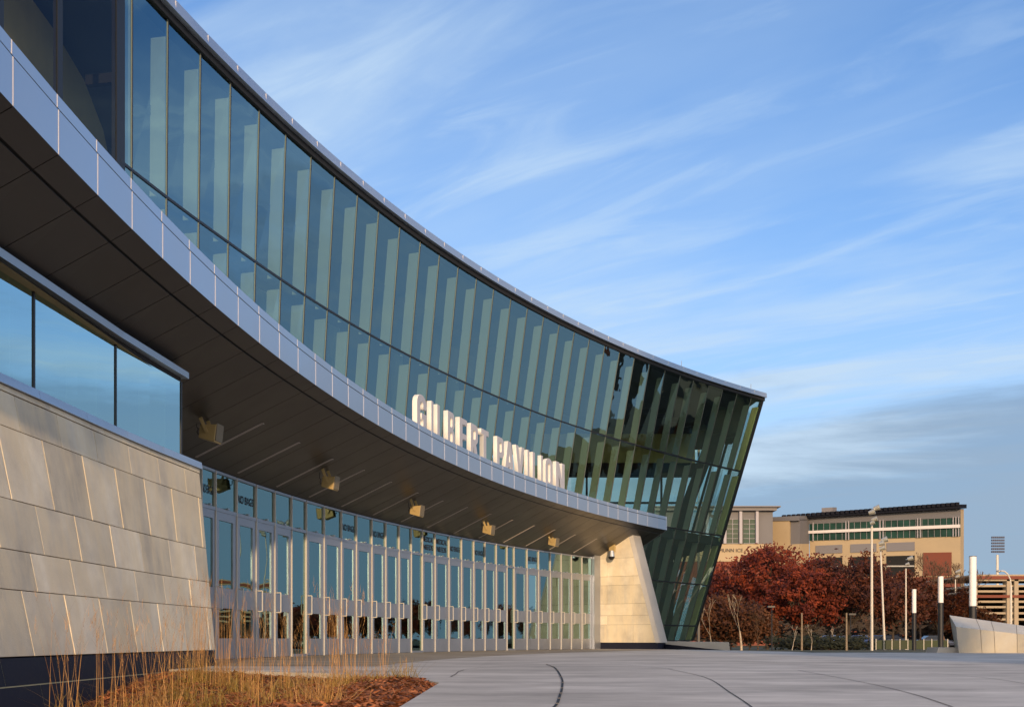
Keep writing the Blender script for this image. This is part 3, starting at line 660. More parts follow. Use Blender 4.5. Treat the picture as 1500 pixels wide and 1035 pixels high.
# ribbon window
def RPt(y, z, o=0.0): return Vector((wx(y)-.04+o, y, z+CZ))
def ywin(px):      # y where ray meets window line
    lo, hi = 5.0, 17.2
    for _ in range(40):
        m_ = (lo+hi)/2
        if (wx(m_)-.04)/m_ < (px-HX)/F: lo = m_
        else: hi = m_
    return lo
wy = [-5.5, -1, 3.0, 6.3]+[ywin(x) for x in (-110, 49, 169, 265)]
HH = 3.78
wobj = []
for a, c in zip(wy, wy[1:]):
    ns = max(1, int((c-a)/1.0)); b = PB(); f_ = PB()
    for k in range(ns):
        p, q_ = a+(c-a)*k/ns, a+(c-a)*(k+1)/ns
        b.face([RPt(p, HW+.1), RPt(q_, HW+.1), RPt(q_, HH), RPt(p, HH)])
    rw = b.build("ribbon_window", M_rglass)
    f_.hexa([RPt(c-.02, HW+.1, .012), RPt(c+.02, HW+.1, .012), RPt(c+.02, HW+.1, -.2), RPt(c-.02, HW+.1, -.2), RPt(c-.02, HH, .012), RPt(c+.02, HH, .012), RPt(c+.02, HH, -.2), RPt(c-.02, HH, -.2)])
    f_.build("mullion", M_dark, rw)
    f_ = PB(); f_.hexa([RPt(c-.30, HW+.1, -.12), RPt(c-.26, HW+.1, -.12), RPt(c-.26, HW+.1, -.5), RPt(c-.30, HW+.1, -.5), RPt(c-.30, HH-.12, -.12), RPt(c-.26, HH-.12, -.12), RPt(c-.26, HH-.12, -.5), RPt(c-.30, HH-.12, -.5)]); f_.build("fin", M_fin, rw)
b = PB(); h2 = PB()
for a, c in zip(wy, wy[1:]):
    b.hexa([RPt(a, HH, .0), RPt(c, HH, .0), RPt(c, HH, -.6), RPt(a, HH, -.6), RPt(a, HH+.06, .0), RPt(c, HH+.06, .0), RPt(c, HH+.06, -.6), RPt(a, HH+.06, -.6)])
    cc = c+(.05 if c == wy[-1] else 0)
    h2.hexa([RPt(a, HH+.06, .10), RPt(cc, HH+.06, .10), RPt(cc, HH+.06, -.6), RPt(a, HH+.06, -.6), RPt(a, HH+.15, .10), RPt(cc, HH+.15, .10), RPt(cc, HH+.15, -.6), RPt(a, HH+.15, -.6)])
b.build("window_head", M_black); h2.build("head_flashing", M_alum)
b = PB(); ye = wy[-1]
b.face([RPt(ye, HW+.1), RPt(ye, HH), (-9.5, ye+1.2, HH+CZ), (-9.5, ye+1.2, HW+.1+CZ)]); b.build("end_window", M_rglass)
b = PB(); b.box(-9.6, -6, 0, -9.3, ye+1.4, HH+CZ+.3); b.face([(-9.4, -6, HH+CZ-.02), (-5.6, -6, HH+CZ-.02), (-4.95, ye-.02, HH+CZ-.02), (-9.4, ye+1.0, HH+CZ-.02)]); b.box(-9.3, -6, 2.0, -5.6, -5.8, HH+CZ); b.build("ribbon_interior", M_brown)
b = PB(); b.box(-9.3, -6, 2.6, -6.0, 15.4, 2.8); b.build("ribbon_floor", M_ceil)
# infill over the head, under the soffit
b = PB()
for a, c in zip(wy, wy[1:]): b.hexa([RPt(a, HH+.15, -.12), RPt(c, HH+.15, -.12), RPt(c, HH+.15, -.5), RPt(a, HH+.15, -.5), RPt(a, 4.35, -.12), RPt(c, 4.35, -.12), RPt(c, 4.35, -.5), RPt(a, 4.35, -.5)])
b.build("infill", M_black)

# ------------------------------------------------------------------ roof sign letters
def cap_path(x0, x1, y0, y1, r, n=6):
    """rounded rect, counter clockwise, list of pts"""
    out = []
    for cx, cy, a in ((x1-r, y0+r, -90), (x1-r, y1-r, 0), (x0+r, y1-r, 90), (x0+r, y0+r, 180)):
        for k in range(n+1):
            t = R(a+90*k/n); out.append((cx+r*math.cos(t), cy+r*math.sin(t)))
    return out
S = 0.17
def glyph(ch):
    if ch == 'I': return [[(0, 0), (.2, 0), (.2, 1), (0, 1)]], .2
    if ch == 'L': return [[(0, 0), (.46, 0), (.46, .16), (.19, .16), (.19, 1), (0, 1)]], .46
    if ch == 'E': return [[(0, 0), (.48, 0), (.48, .16), (.19, .16), (.19, .42), (.44, .42), (.44, .58), (.19, .58), (.19, .84), (.48, .84), (.48, 1), (0, 1)]], .48
    if ch == 'T': return [[(.17, 0), (.36, 0), (.36, .84), (.53, .84), (.53, 1), (0, 1), (0, .84), (.17, .84)]], .53
    if ch == 'O': return [cap_path(0, .54, 0, 1, .26), cap_path(.185, .355, .17, .83, .08)], .54
    if ch == 'N': return [[(0, 0), (.18, 0), (.18, .60), (.36, 0), (.56, 0), (.56, 1), (.38, 1), (.38, .42), (.20, 1), (0, 1)]], .56
    if ch == 'V': return [[(.20, 0), (.37, 0), (.57, 1), (.39, 1), (.285, .36), (.18, 1), (0, 1)]], .57
    if ch == 'A': return [[(0, 0), (.18, 0), (.215, .2), (.355, .2), (.39, 0), (.57, 0), (.38, 1), (.19, 1)], [(.24, .35), (.33, .35), (.285, .68)]], .57
    def bow(y0, y1, xr, r=.17):
        return [(xr-r, y0)]+[(xr-r+r*math.cos(R(a)), (y0+r)+r*math.sin(R(a))) for a in range(-75, 1, 15)]+[(xr-r+r*math.cos(R(a)), (y1-r)+r*math.sin(R(a))) for a in range(0, 76, 15)]+[(xr-r, y1)]
    if ch == 'P': return [[(0, 0), (.19, 0), (.19, .38)]+bow(.38, 1, .52)+[(0, 1)], [(.19, .54)]+bow(.54, .84, .35, .07)+[(.19, .84)]], .52
    if ch == 'R': return [[(0, 0), (.19, 0), (.19, .38), (.36, 0), (.55, 0), (.40, .42)]+bow(.44, 1, .53)[1:]+[(0, 1)], [(.19, .56)]+bow(.56, .84, .35, .07)+[(.19, .84)]], .55
    if ch == 'B': return [[(0, 0)]+bow(0, .52, .54)[:-1]+[(.46, .52)]+bow(.52, 1, .52)[1:]+[(0, 1)], [(.19, .16)]+bow(.16, .44, .36, .07)+[(.19, .44)], [(.19, .59)]+bow(.59, .85, .35, .07)+[(.19, .85)]], .54
    if ch == 'G':
        o = cap_path(0, .54, 0, 1, .25, 7); i = cap_path(.185, .355, .17, .83, .08, 5)
        # outer: start right side at y=.68 going ccw over the top to bottom right
        top = [(.54, .66)]+[p for p in o if p[1] > .66 and p[0] > .27]; top = [(.54, .66)]+sorted([p for p in o if p[1] > .66 and p[0] >= .27], key=lambda p: math.atan2(p[1]-.75, p[0]-.29))
        left = sorted([p for p in o if p[0] < .27], key=lambda p: -p[1]) ; left.sort(key=lambda p: math.atan2(-(p[1]-.5), -(p[0]-.27)), reverse=False)
        left = sorted([p for p in o if p[0] < .27], key=lambda p: (-(p[1])))
        botr = sorted([p for p in o if p[1] < .5 and p[0] >= .27], key=lambda p: math.atan2(p[1]-.25, p[0]-.29))
        outer = top+left+botr+[(.54, .54), (.27, .54), (.27, .38), (.355, .38)]
        inb = sorted([p for p in i if p[1] < .5 and p[0] >= .27], key=lambda p: -math.atan2(p[1]-.25, p[0]-.275))
        inl = sorted([p for p in i if p[0] < .27], key=lambda p: p[1])
        intp = sorted([p for p in i if p[1] > .5 and p[0] >= .27], key=lambda p: -math.atan2(p[1]-.75, p[0]-.275))
        return [outer+inb+inl+intp+[(.355, .66)]], .54
def glyph_mesh(ch, sxx, h, depth):
    pl, wd = glyph(ch); c = bpy.data.curves.new("g", 'CURVE'); c.dimensions = '2D'; c.fill_mode = 'BOTH'; c.extrude = depth/2; c.bevel_depth = 0.004; c.offset = -0.004
    for p in pl:
        s = c.splines.new('POLY'); s.points.add(len(p)-1)
        for k, q in enumerate(p): s.points[k].co = (q[0]*sxx, q[1]*h, 0, 1)
        s.use_cyclic_u = True
    o = bpy.data.objects.new("g", c); col.objects.link(o); me = bpy.data.meshes.new_from_object(o.evaluated_get(bpy.context.evaluated_depsgraph_get())); bpy.data.objects.remove(o); return me, wd
let = [('G', 604, 624.5), ('I', 625.2, 633.9), ('L', 634, 649), ('B', 649.6, 666), ('E', 667, 684), ('R', 683.6, 700.5), ('T', 699, 716), ('P', 722.5, 738), ('A', 734, 753), ('V', 750, 768), ('I', 767.5, 774), ('L', 775, 788), ('I', 787.5, 794), ('O', 794, 809.5), ('N', 809.5, 827)]
WL = 0.42; DEP = 0.12
sg_l = hit(715, CC, RC+WL); sign = empty("building_sign", (sg_l.x, sg_l.y, CTOP+CZ), "large white letters standing on the silver canopy edge", "sign")
for ch, xa, xb in let:
    P = hit(xa, CC, RC+WL+DEP); n = nrm(P, CC); t = Vector((n.y*-1, n.x)); t = t if t.y > 0 else -t
    P0 = P+n*DEP/2
    # width along the tangent so that the front right edge meets xb
    d = (xb-HX)/F; Fp = P+n*DEP; wv = (d*Fp.y-Fp.x)/(t.x-d*t.y)
    _, wd = glyph(ch); wv = max(.16, wv)
    if ch == 'T': wv *= .97
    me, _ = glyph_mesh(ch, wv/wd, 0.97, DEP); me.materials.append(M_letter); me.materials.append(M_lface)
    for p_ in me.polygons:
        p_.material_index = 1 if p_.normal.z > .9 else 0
    o = bpy.data.objects.new("letter", me); col.objects.link(o); o.parent = sign
    c_ = Vector((P0.x-sg_l.x, P0.y-sg_l.y, 0.03)); X, Y, N = Vector((t.x, t.y, 0)), Vector((0, 0, 1)), Vector((n.x, n.y, 0))
    o.matrix_local = Matrix(((X.x, Y.x, N.x, c_.x), (X.y, Y.y, N.y, c_.y), (0, 1, 0, c_.z), (0, 0, 0, 1)))
b = MB()
aa = [ang(x, CC, RC+WL) for x in (606, 640, 680, 720, 760, 800, 826)]
for a0, a1 in zip(aa, aa[1:]):
    b.hexa([CP(a0, WL, CTOP+.0)-Vector((sg_l.x, sg_l.y, CTOP+CZ)), CP(a1, WL, CTOP)-Vector((sg_l.x, sg_l.y, CTOP+CZ)), CP(a1, WL+.12, CTOP)-Vector((sg_l.x, sg_l.y, CTOP+CZ)), CP(a0, WL+.12, CTOP)-Vector((sg_l.x, sg_l.y, CTOP+CZ)),
            CP(a0, WL, CTOP+.04)-Vector((sg_l.x, sg_l.y, CTOP+CZ)), CP(a1, WL, CTOP+.04)-Vector((sg_l.x, sg_l.y, CTOP+CZ)), CP(a1, WL+.12, CTOP+.04)-Vector((sg_l.x, sg_l.y, CTOP+CZ)), CP(a0, WL+.12, CTOP+.04)-Vector((sg_l.x, sg_l.y, CTOP+CZ))])
b.build("rail", M_letter, sign)

# ------------------------------------------------------------------ loudspeakers under the canopy
def speaker(px, py, label, first=None):
    wv = 1.52; P = hit(px, CC, RC+wv); a = math.atan2(P.y-CC.y, -(P.x-CC.x)); zs = szz(a, wv)+CZ
    z = CZ+(HY-py)*P.y/F
    n = nrm(P, CC); rz = math.atan2(n.y, n.x)
    root = empty("loudspeaker", (P.x, P.y, z), label, "loudspeaker", "speakers hanging under the canopy", rz=rz)
    root['drop'] = zs-z
    del root['drop']
    # local x = outward (grille side), y = left of it
    b = MB(); tl = -0.10
    b.hexa([(-.18, -.11, -.10), (.12, -.15, -.19), (.12, .15, -.19), (-.18, .11, -.10), (-.15, -.11, .12), (.16, -.15, .11), (.16, .15, .11), (-.15, .11, .12)])
    body = b.build("shell", M_spk, root, bevel=.012)
    b = MB(); b.hexa([(.121, -.14, -.16), (.145, -.14, -.165), (.145, .14, -.165), (.121, .14, -.16), (.151, -.14, .12), (.175, -.14, .125), (.175, .14, .125), (.151, .14, .12)]); b.build("grille", M_grille, body)
    h = zs-z+.0
    b = MB()
    for s_ in (-1, 1): b.hexa([(-.03, s_*.158-.006, -.03), (.02, s_*.158-.006, -.03), (.02, s_*.158+.006, -.03), (-.03, s_*.158+.006, -.03), (-.17, s_*.158-.006, max(.20, h-.03)), (-.10, s_*.158-.006, max(.20, h-.03)), (-.10, s_*.158+.006, max(.20, h-.03)), (-.17, s_*.158+.006, max(.20, h-.03))])
    b.box(-.17, -.164, max(.20, h-.03), -.10, .164, max(.21, h-.02)); b.tube((-.135, 0, max(.21, h-.02)), (-.135, 0, max(.26, h+.05)), .025)
    for s_ in (-1, 1): b.tube((-.005, s_*.15, 0), (-.005, s_*.172, 0), .014)
    b.build("yoke", M_spk, root)
    b = MB(); b.poly_tube([(-.17, 0, .0), (-.22, -.02, -.03), (-.25, 0, .02), (-.23, .02, .07), (-.26, .01, .10), (-.25, 0, h+.02)], .008, 6); b.build("cable", M_cable, root)
    return root
for px, py, lab in ((309, 633, "tan loudspeaker under the canopy nearest to the stone wall, largest of the row"), (484, 706, "second tan loudspeaker from the stone wall under the canopy"), (611, 747, "middle tan loudspeaker of the five under the canopy"),
                    (716, 775, "fourth tan loudspeaker from the stone wall, under the far half of the canopy"), (811, 793, "smallest and farthest tan loudspeaker in the row, near the lit stone pier")):
    speaker(px, py, lab)
# camera dome on the pier
cpx, cs = pier_pt(901, 806, 0); n3 = Vector((nE.x, nE.y, 0)); back = Vector((-tE.x, -tE.y, 0))
root = empty("security_camera", cpx, "silver dome security camera on a tan arm mounted on the lit stone pier", "camera")
b = MB(); b.obox(back*.10+Vector((0,0,.12)), back*.10, n3*.035, Vector((0,0,.05))); b.obox(back*.24+Vector((0, 0, .08)), back*.05, n3*.13, Vector((0,0,.15))); b.build("arm", M_spk, root, bevel=.008)
b = MB(); b.tube(back*.30+Vector((0,0,-.02)), back*.30+Vector((0,0,-.26)), .09, .14, 16); b.build("housing", M_alum, root)
b = MB(); b.sphere(back*.30+Vector((0,0,-.26)), .135, 16, 10); b.build("dome", M_dark, root, smooth=True)

# ------------------------------------------------------------------ low curb wall and planter wedge beside the glass end
root = empty("curb_wall", (9, 50, 0), "low pale concrete wall at the foot of the leaning glass end", "wall")
b = MB(); pL, pR = W(955, 938, 48.9), W(1068, 939.5, 48.0)
z0 = CZ-(938-HY)*48.5/F
b.hexa([(pL.x-9, pL.y-50, -.6), (pR.x+.1-9, pR.y-50, -.6), (pR.x+.1-9, pR.y+2.2-50, -.6), (pL.x-9, pL.y+1.2-50, -.6), (pL.x-9, pL.y-50, z0), (pR.x-9, pR.y-50, z0-.05), (pR.x-9, pR.y+2.2-50, z0-.05), (pL.x-9, pL.y+1.2-50, z0)]); b.build("wall_body", M_conc, root, bevel=.02)
b = MB(); a, c = W(960, 941, 45.8), W(1068, 953, 40.5)
b.hexa([(a.x-9, a.y-50, -.3), (c.x-9, c.y-50, -.3), (c.x+.1-9, c.y+.5-50, -.3), (a.x-9, a.y+.5-50, -.3), (a.x-9, a.y-50, .24), (c.x-9, c.y-50, -.02), (c.x+.1-9, c.y+.5-50, -.02), (a.x-9, a.y+.5-50, .24)]); b.build("granite_kerb", M_plinth, root)
# ------------------------------------------------------------------ angular ramp wall on the right
root = empty("angular_wall", (14, 34, 0), "angular pale stone bench wall with a sloping top at the plaza edge", "wall")
A = [W(1404.6, 957, 33.0), W(1500, 957, 33.0), W(1620, 957, 33.0)]; T1 = [W(1400.8, 917.3, 32.6), W(1500, 928.6, 32.6), W(1620, 942, 32.6)]
T2 = [W(1390.8, 900.5, 35.2), W(1500, 916, 35.2), W(1620, 933, 35.2)]; B2 = [W(1400, 955, 35.6), W(1500, 955, 35.6), W(1620, 955, 35.6)]
b = MB(); off_ = Vector((14, 34, 0))
L_ = lambda p: p-off_
cutx = [0, .36, .56, .9, 1.25, 2.0]
def lerpl(P, u): k = 0 if u <= 1 else 1; return P[k].lerp(P[k+1], min(1, u-k))
random.seed(3)
for u0, u1 in zip(cutx, cutx[1:]):
    b.ct = random.random(); u1 -= .006
    b.face([L_(lerpl(A, u0)), L_(lerpl(A, u1)), L_(lerpl(T1, u1)), L_(lerpl(T1, u0))]); b.ct = .5+.3*random.random()
    b.face([L_(lerpl(T1, u0)), L_(lerpl(T1, u1)), L_(lerpl(T2, u1)), L_(lerpl(T2, u0))])
b.face([L_(A[0]), L_(T1[0]), L_(T2[0]), L_(B2[0])]); b.face([L_(B2[0]), L_(T2[0]), L_(T2[2]), L_(B2[2])]); b.face([L_(A[2]), L_(B2[2]), L_(T2[2]), L_(T1[2])])
b.build("stone_body", stone_mat("pale_bench_stone", (0.46, 0.44, 0.40), (0.56, 0.53, 0.47), (0.52, 0.47, 0.38)), root, tone=True)
b = MB(); 
q0, q1 = L_(W(1372, 956, 33.3)), L_(W(1404, 956, 33.3)); b.hexa([q0, q1, q1+Vector((0,.9,0)), q0+Vector((0,.9,0)), q0+Vector((.05,0,.17)), q1+Vector((0,0,.17)), q1+Vector((0,.9,.17)), q0+Vector((.05,.9,.17))]); b.build("ledge", M_conc, root)
# ------------------------------------------------------------------ bollard lights
M_lens = mat("white_lens", (0.80, 0.76, 0.76), 0.45)
for px, ztop, ybot, py0, py1, ps, lab in ((1339, 67.8, 955, 862, 897, .12, "shortest looking column light, black post with white top, left of three"), (1378, 53.8, 952, 843, 882, .12, "column light with white top standing between the two others"), (1425, 40.9, 940, 814, 887, .12, "tallest looking column light with white top behind the angular wall")):
    t_, m_, x_ = W(px, py0, ztop), W(px, py1, ztop), W(px, 940, ztop)
    z0 = min(hgt(ztop)-.1, -.05); root = empty("column_light", (x_.x, x_.y, z0), lab, "column light", "black column lights with white tops")
    b = MB(); b.tube((0,0,0), (0,0,m_.z-z0), .125, n=20); b.build("post", M_dark, root)
    b = MB(); b.tube((0,0,m_.z-z0), (0,0,t_.z-z0-.02), .125, n=20); b.build("lens", M_lens, root, smooth=False)
    b = MB(); b.tube((0,0,t_.z-z0-.02), (0,0,t_.z-z0), .13, n=20); b.build("cap", M_dark, root)
# ------------------------------------------------------------------ poles
M_pole = mat("pale_pole", (0.60, 0.55, 0.48), 0.5, 0.2); M_lamp = mat("lamp_housing", (0.5, 0.48, 0.42), 0.3, 0.5); M_wood = mat("weathered_wood", (0.22, 0.17, 0.12), 0.8, var=.2, vscale=6)
def pole(px, ytop, ybot, Z, wpx, name, label, cat, heads=(), mt=M_pole, leanx=0):
    t_, b_ = W(px, ytop, Z), W(px, ybot, Z); z0 = b_.z-.2; root = empty(name, (b_.x, Z, z0), label, cat)
    r = wpx/2*Z/F; b = MB(); b.tube((leanx*-1, 0, 0), (0, 0, t_.z-z0), r*1.1, r*.7, 10); b.build("pole", mt, root)
    for (hx, hy, s, kind) in heads:
        b = MB(); p = Vector((hx*Z/F, 0, t_.z-z0-hy*Z/F)); s = s*Z/F
        if kind == 'flood':
            b.tube(p+Vector((-s*.5, -.3, 0)), p+Vector((s*.5, -.3-s*.4, s*.3)), s*.35, s*.55, 12); b.tube(Vector((0, 0, p.z)), p, r*.6)
        else: b.box(p.x-s, -.15, p.z-s*.25, p.x+s, .15, p.z+s*.25)
        b.build("floodlight" if kind == 'flood' else "lamp_head", M_lamp if kind == 'flood' else M_dark, root)
    return root
pole(1277, 762, 955, 62, 4.2, "flood_light_pole", "tallest pale pole with a cluster of floodlights, left of the others", "light pole", [(4, -16, 8, 'flood'), (-3, -10, 8, 'flood'), (1, 0, 7, 'flood'), (-2, 5, 6, 'flood')])
pole(1290, 806, 951, 80, 3.2, "flood_light_pole", "slightly leaning pale pole with two floodlights beside the tallest pole", "light pole", [(3, -14, 8, 'flood'), (-1, -9, 7, 'flood'), (0, -2, 7, 'flood')], leanx=-.30)
pole(1327, 832, 951, 85, 2.6, "flood_light_pole", "short pale pole with two floodlights left of the column lights", "light pole", [(4, -13, 7, 'flood'), (0, -5, 5, 'flood')])
pole(1399.5, 848, 900, 105, 2.0, "flood_light_pole", "thin floodlight pole among bare branches between two column lights", "light pole", [(2, -10, 6, 'flood'), (1, -3, 5, 'flood')])
pole(1174.5, 897, 953, 58, 3.0, "wooden_post", "bare wooden post in front of the large red tree", "post", mt=M_wood)
pole(1240, 897, 953, 58, 3.0, "wooden_post", "bare wooden post in front of the dark red tree on the right", "post", mt=M_wood)
pole(1130.5, 888, 953, 70, 2.2, "path_lamp", "small dark path lamp under the large red tree", "lamp", [(-1, 0, 5, 'box')], mt=M_dark)
pole(1246, 897, 952, 78, 1.8, "path_lamp", "small dark path lamp beside the right wooden post", "lamp", [(2, 2, 5, 'box')], mt=M_dark)
# stadium light tower
root = empty("stadium_light_tower", (W(1461, 900, 330).x, 330, 0), "distant stadium light tower with a blue grid of lamps", "light tower")
b = MB(); b.tube((0,0,-2), (0,0,(HY-810)*.2), .5, .35, 10); b.build("pole", M_pole, root)
b = MB(); M_blue = mat("blue_lamp_grid", (0.015, 0.03, 0.085), 0.4)
for r_ in range(6):
    z = (HY-808)*.2+.41+r_*.84
    b.box(-1.9, -.2, z-.06, 1.9, .0, z+.06)
    for c_ in range(7): b.obox((-1.65+c_*.55, -.35, z+.05), (.23, 0, 0), (0, .25, 0), (0, 0, .26))
b.build("lamp_rack", M_blue, root)
# curved street lamp
root = empty("street_lamp", (W(1481, 930, 95).x, 95, hgt(95)), "grey street lamp with a curved arm in front of the parking structure", "street lamp")
b = MB(); k_ = 95/F; zt = (HY-858)*k_+CZ-hgt(95); b.tube((0,0,0), (0,0,zt), .12, .09, 8); b.poly_tube([(0,0,zt), (-1*k_,0,zt+10*k_), (-5*k_, 0, zt+18*k_), (-10*k_, 0, zt+22*k_), (-15*k_, 0, zt+22.5*k_)], .06, 8); b.build("pole", M_pole, root)
b = MB(); b.sphere((-18*k_, 0, zt+22*k_), 4*k_, 12, 8, sz=.4); b.build("lamp_head", M_lamp, root, smooth=True)

# ------------------------------------------------------------------ far buildings
M_gry = mat("grey_cladding", (0.13, 0.125, 0.135), 0.7, var=.06, vscale=.2); M_sand = mat("sand_cladding", (0.38, 0.29, 0.18), 0.8, var=.06, vscale=.3); M_brick = mat("red_brick", (0.17, 0.045, 0.025), 0.85, var=.12, vscale=2)
M_grn = mat("green_glass", (0.010, 0.040, 0.030), 0.35, 0.0, var=.5, vscale=.25); M_wht = mat("white_band", (0.6, 0.56, 0.55), .7); MATS["green_glass"].node_tree.nodes["Principled BSDF"].inputs["Specular IOR Level"].default_value = .15; M_gpan = mat("grey_panel", (0.17, 0.16, 0.17), .7); M_void = mat("dark_opening", (0.008, 0.008, 0.008), .9)
M_rf = mat("dark_roof_metal", (0.010, 0.011, 0.018), 0.8, spec=.1); M_paleg = mat("pale_grey_trim", (0.34, 0.32, 0.35), 0.7)
arena = empty("stadium_building", (75, 240, 0), "tan and grey arena building with green glass bands behind the red trees", "building")
def SB(px, py, dz=0.0):      # point on stadium main facade plane (rotated)
    # plane from (59.4,250) to (90.8,227)
    a, c = Vector((59.4, 250)), Vector((90.8, 227)); d = c-a; k = (px-HX)/F; s = (k*a.y-a.x)/(d.x-k*d.y); P = a+d*s; nn = Vector((d.y, -d.x)).normalized(); P = P+nn*dz
    return Vector((P.x-75, P.y-240, CZ+(HY-py)*P.y/F))
def sbq(b, x0, x1, ya0, ya1, yb0, yb1, d0, d1, mi=0):   # slab: px x0..x1, top y at x0=ya0, at x1=ya1; bottom yb0,yb1
    P = [SB(x0, yb0, d0), SB(x1, yb1, d0), SB(x1, yb1, d1), SB(x0, yb0, d1), SB(x0, ya0, d0), SB(x1, ya1, d0), SB(x1, ya1, d1), SB(x0, ya0, d1)]
    b.hexa(P, mi)
def yl(x, y0, y1, x0=1186, x1=1407): return y0+(y1-y0)*(x-x0)/(x1-x0)
def band(b, x0, x1, t0, t1, b0, b1, d0, d1, mi=0): sbq(b, x0, x1, yl(x0, t0, t1), yl(x1, t0, t1), yl(x0, b0, b1), yl(x1, b0, b1), d0, d1, mi)
b = MB(); band(b, 1186, 1407, 757, 745, 960, 962, -2.5, 0); b.build("main_block", M_sand, arena)
b = MB(); band(b, 1186, 1407, 756, 744.6, 767, 757.5, -.1, .25); b.build("grey_band", M_gry, arena)
b = MB(); band(b, 1140, 1411, 754.5, 738.5, 758, 744.2, -2.6, 1.6); 
for k in range(37):
    x = 1152+k*7.0; y = yl(x, 754.3, 738.3)-.3; p = SB(x, y-.3, 1.4); b.obox(p, (.35, 0, 0), (0, .6, 0), (0, 0, .32))
b.build("roof", M_rf, arena)
b = MB(); band(b, 1186, 1407, 766.2, 756.7, 791.5, 785, .02, .12); b.build("glass_band", M_grn, arena)
b = MB(); band(b, 1186, 1407, 777, 767.5, 781, 772.3, .12, .7); 
b.build("white_band", M_wht, arena)
b = MB(); sbq(b, 1206, 1222, 743.5, 742.5, 752, 751, -1.5, 1); b.build("rooftop_unit", M_gpan, arena)
b = MB()
for x in (1192, 1240, 1244, 1290, 1294.5, 1345, 1349, 1397, 1401, 1405): band(b, x-.5, x+.5, 765, 756, 792, 785, .12, .5)
for x in range(1198, 1400, 9): band(b, x-.12, x+.12, 766, 757, 792, 785, .12, .25)
b.build("mullion", M_paleg, arena)
for x0, x1 in ((1195, 1234), (1246, 1284), (1299, 1340)):
    b = MB(); band(b, x0, x1, 799, 790.5, 811, 803.5, .02, .15); b.build("grey_panel", M_gpan, arena)
    b = MB(); band(b, x0, x1, 817, 811, 845, 843, .02, .2); b.build("dark_opening", M_void, arena)
    b = MB(); band(b, x0, x1, 828.5, 827, 830.5, 829, .2, .5); b.build("railing", M_conc, arena)
b = MB(); band(b, 1352.5, 1394, 812, 808, 843, 842.5, .02, .2); b.build("brick_panel", M_brick, arena)
b = MB(); band(b, 1190, 1407, 846, 844, 962, 962, -.5, .3); b.build("brick_base", M_brick, arena)
b = MB(); sbq(b, 1132, 1172, 763, 762, 830, 830, .3, 6); sbq(b, 1172.5, 1186, 797, 796, 830, 830, .3, 5.9); b.build("tan_block", M_sand, arena)
b = MB(); sbq(b, 1131.5, 1186, 757.5, 755, 763, 762, .1, 6.2); sbq(b, 1172.3, 1186, 762, 760, 797, 796, .2, 5.4); b.build("grey_block", M_gry, arena)
b = MB(); sbq(b, 1131, 1187, 830.2, 830, 962, 962, .1, 6.1); b.build("brick_wing", M_brick, arena)
root2 = empty("ice_arena_building", (W(1060, 900, 236).x, 236, 0), "grey block with tall green windows and a tan band beside the leaning glass end", "building")
def K(b, x0, x1, y0, y1, d0, d1, mi=0, sl=0.0):
    k_ = 236/F; ox = W(1060, 900, 236).x
    b.hexa([((x0-HX)*k_-ox, d0, CZ+(HY-y1)*k_), ((x1-HX)*k_-ox, d0, CZ+(HY-y1)*k_), ((x1-HX)*k_-ox, d1, CZ+(HY-y1)*k_), ((x0-HX)*k_-ox, d1, CZ+(HY-y1)*k_),
            ((x0-HX)*k_-ox, d0, CZ+(HY-y0-sl)*k_), ((x1-HX)*k_-ox, d0, CZ+(HY-y0+sl)*k_), ((x1-HX)*k_-ox, d1, CZ+(HY-y0+sl)*k_), ((x0-HX)*k_-ox, d1, CZ+(HY-y0-sl)*k_)])
b = MB(); K(b, 960, 1132, 748, 796, 0, 14); b.build("grey_block", M_gry, root2)
b = MB(); K(b, 958, 1136, 743.5, 748, -1.2, 14, sl=.0); K(b, 958, 1141, 741.8, 743.5, -1.8, 14); b.build("roof", M_gpan, root2)
b = MB(); K(b, 960, 1132.5, 796.5, 822, -.4, 14); b.build("tan_band", M_sand, root2)
b = MB(); K(b, 960, 1131, 822.5, 960, -.2, 14); b.build("brick_base", M_brick, root2)
for x in (1035, 1061, 1084, 1108):
    b = MB(); K(b, x-2.0, x+2.0, 749, 796, -.9, -.02); b.build("pilaster", M_paleg, root2)
for x0, x1 in ((1040, 1057), (1064.5, 1081), (1088.5, 1106)):
    b = MB(); K(b, x0, x1, 760, 796, -.15, -.02); wn_ = b.build("tall_window", M_grn, root2)
    b = MB()
    for k in range(6): K(b, x0, x1, 760+k*7.1-.25, 760+k*7.1+.25, -.3, -.152)
    K(b, (x0+x1)/2-.3, (x0+x1)/2+.3, 760, 796, -.35, -.155); b.build("glazing_bar", M_paleg, wn_)
me = text_mesh("MUNN ICE", 1.05, .05); me.materials.append(M_text); o = bpy.data.objects.new("lettering", me); col.objects.link(o); o.parent = root2; o.location = (W(1070, 806, 236).x-W(1060, 900, 236).x, -.5, W(1070, 806, 236).z); o.rotation_euler = (R(90), 0, 0)
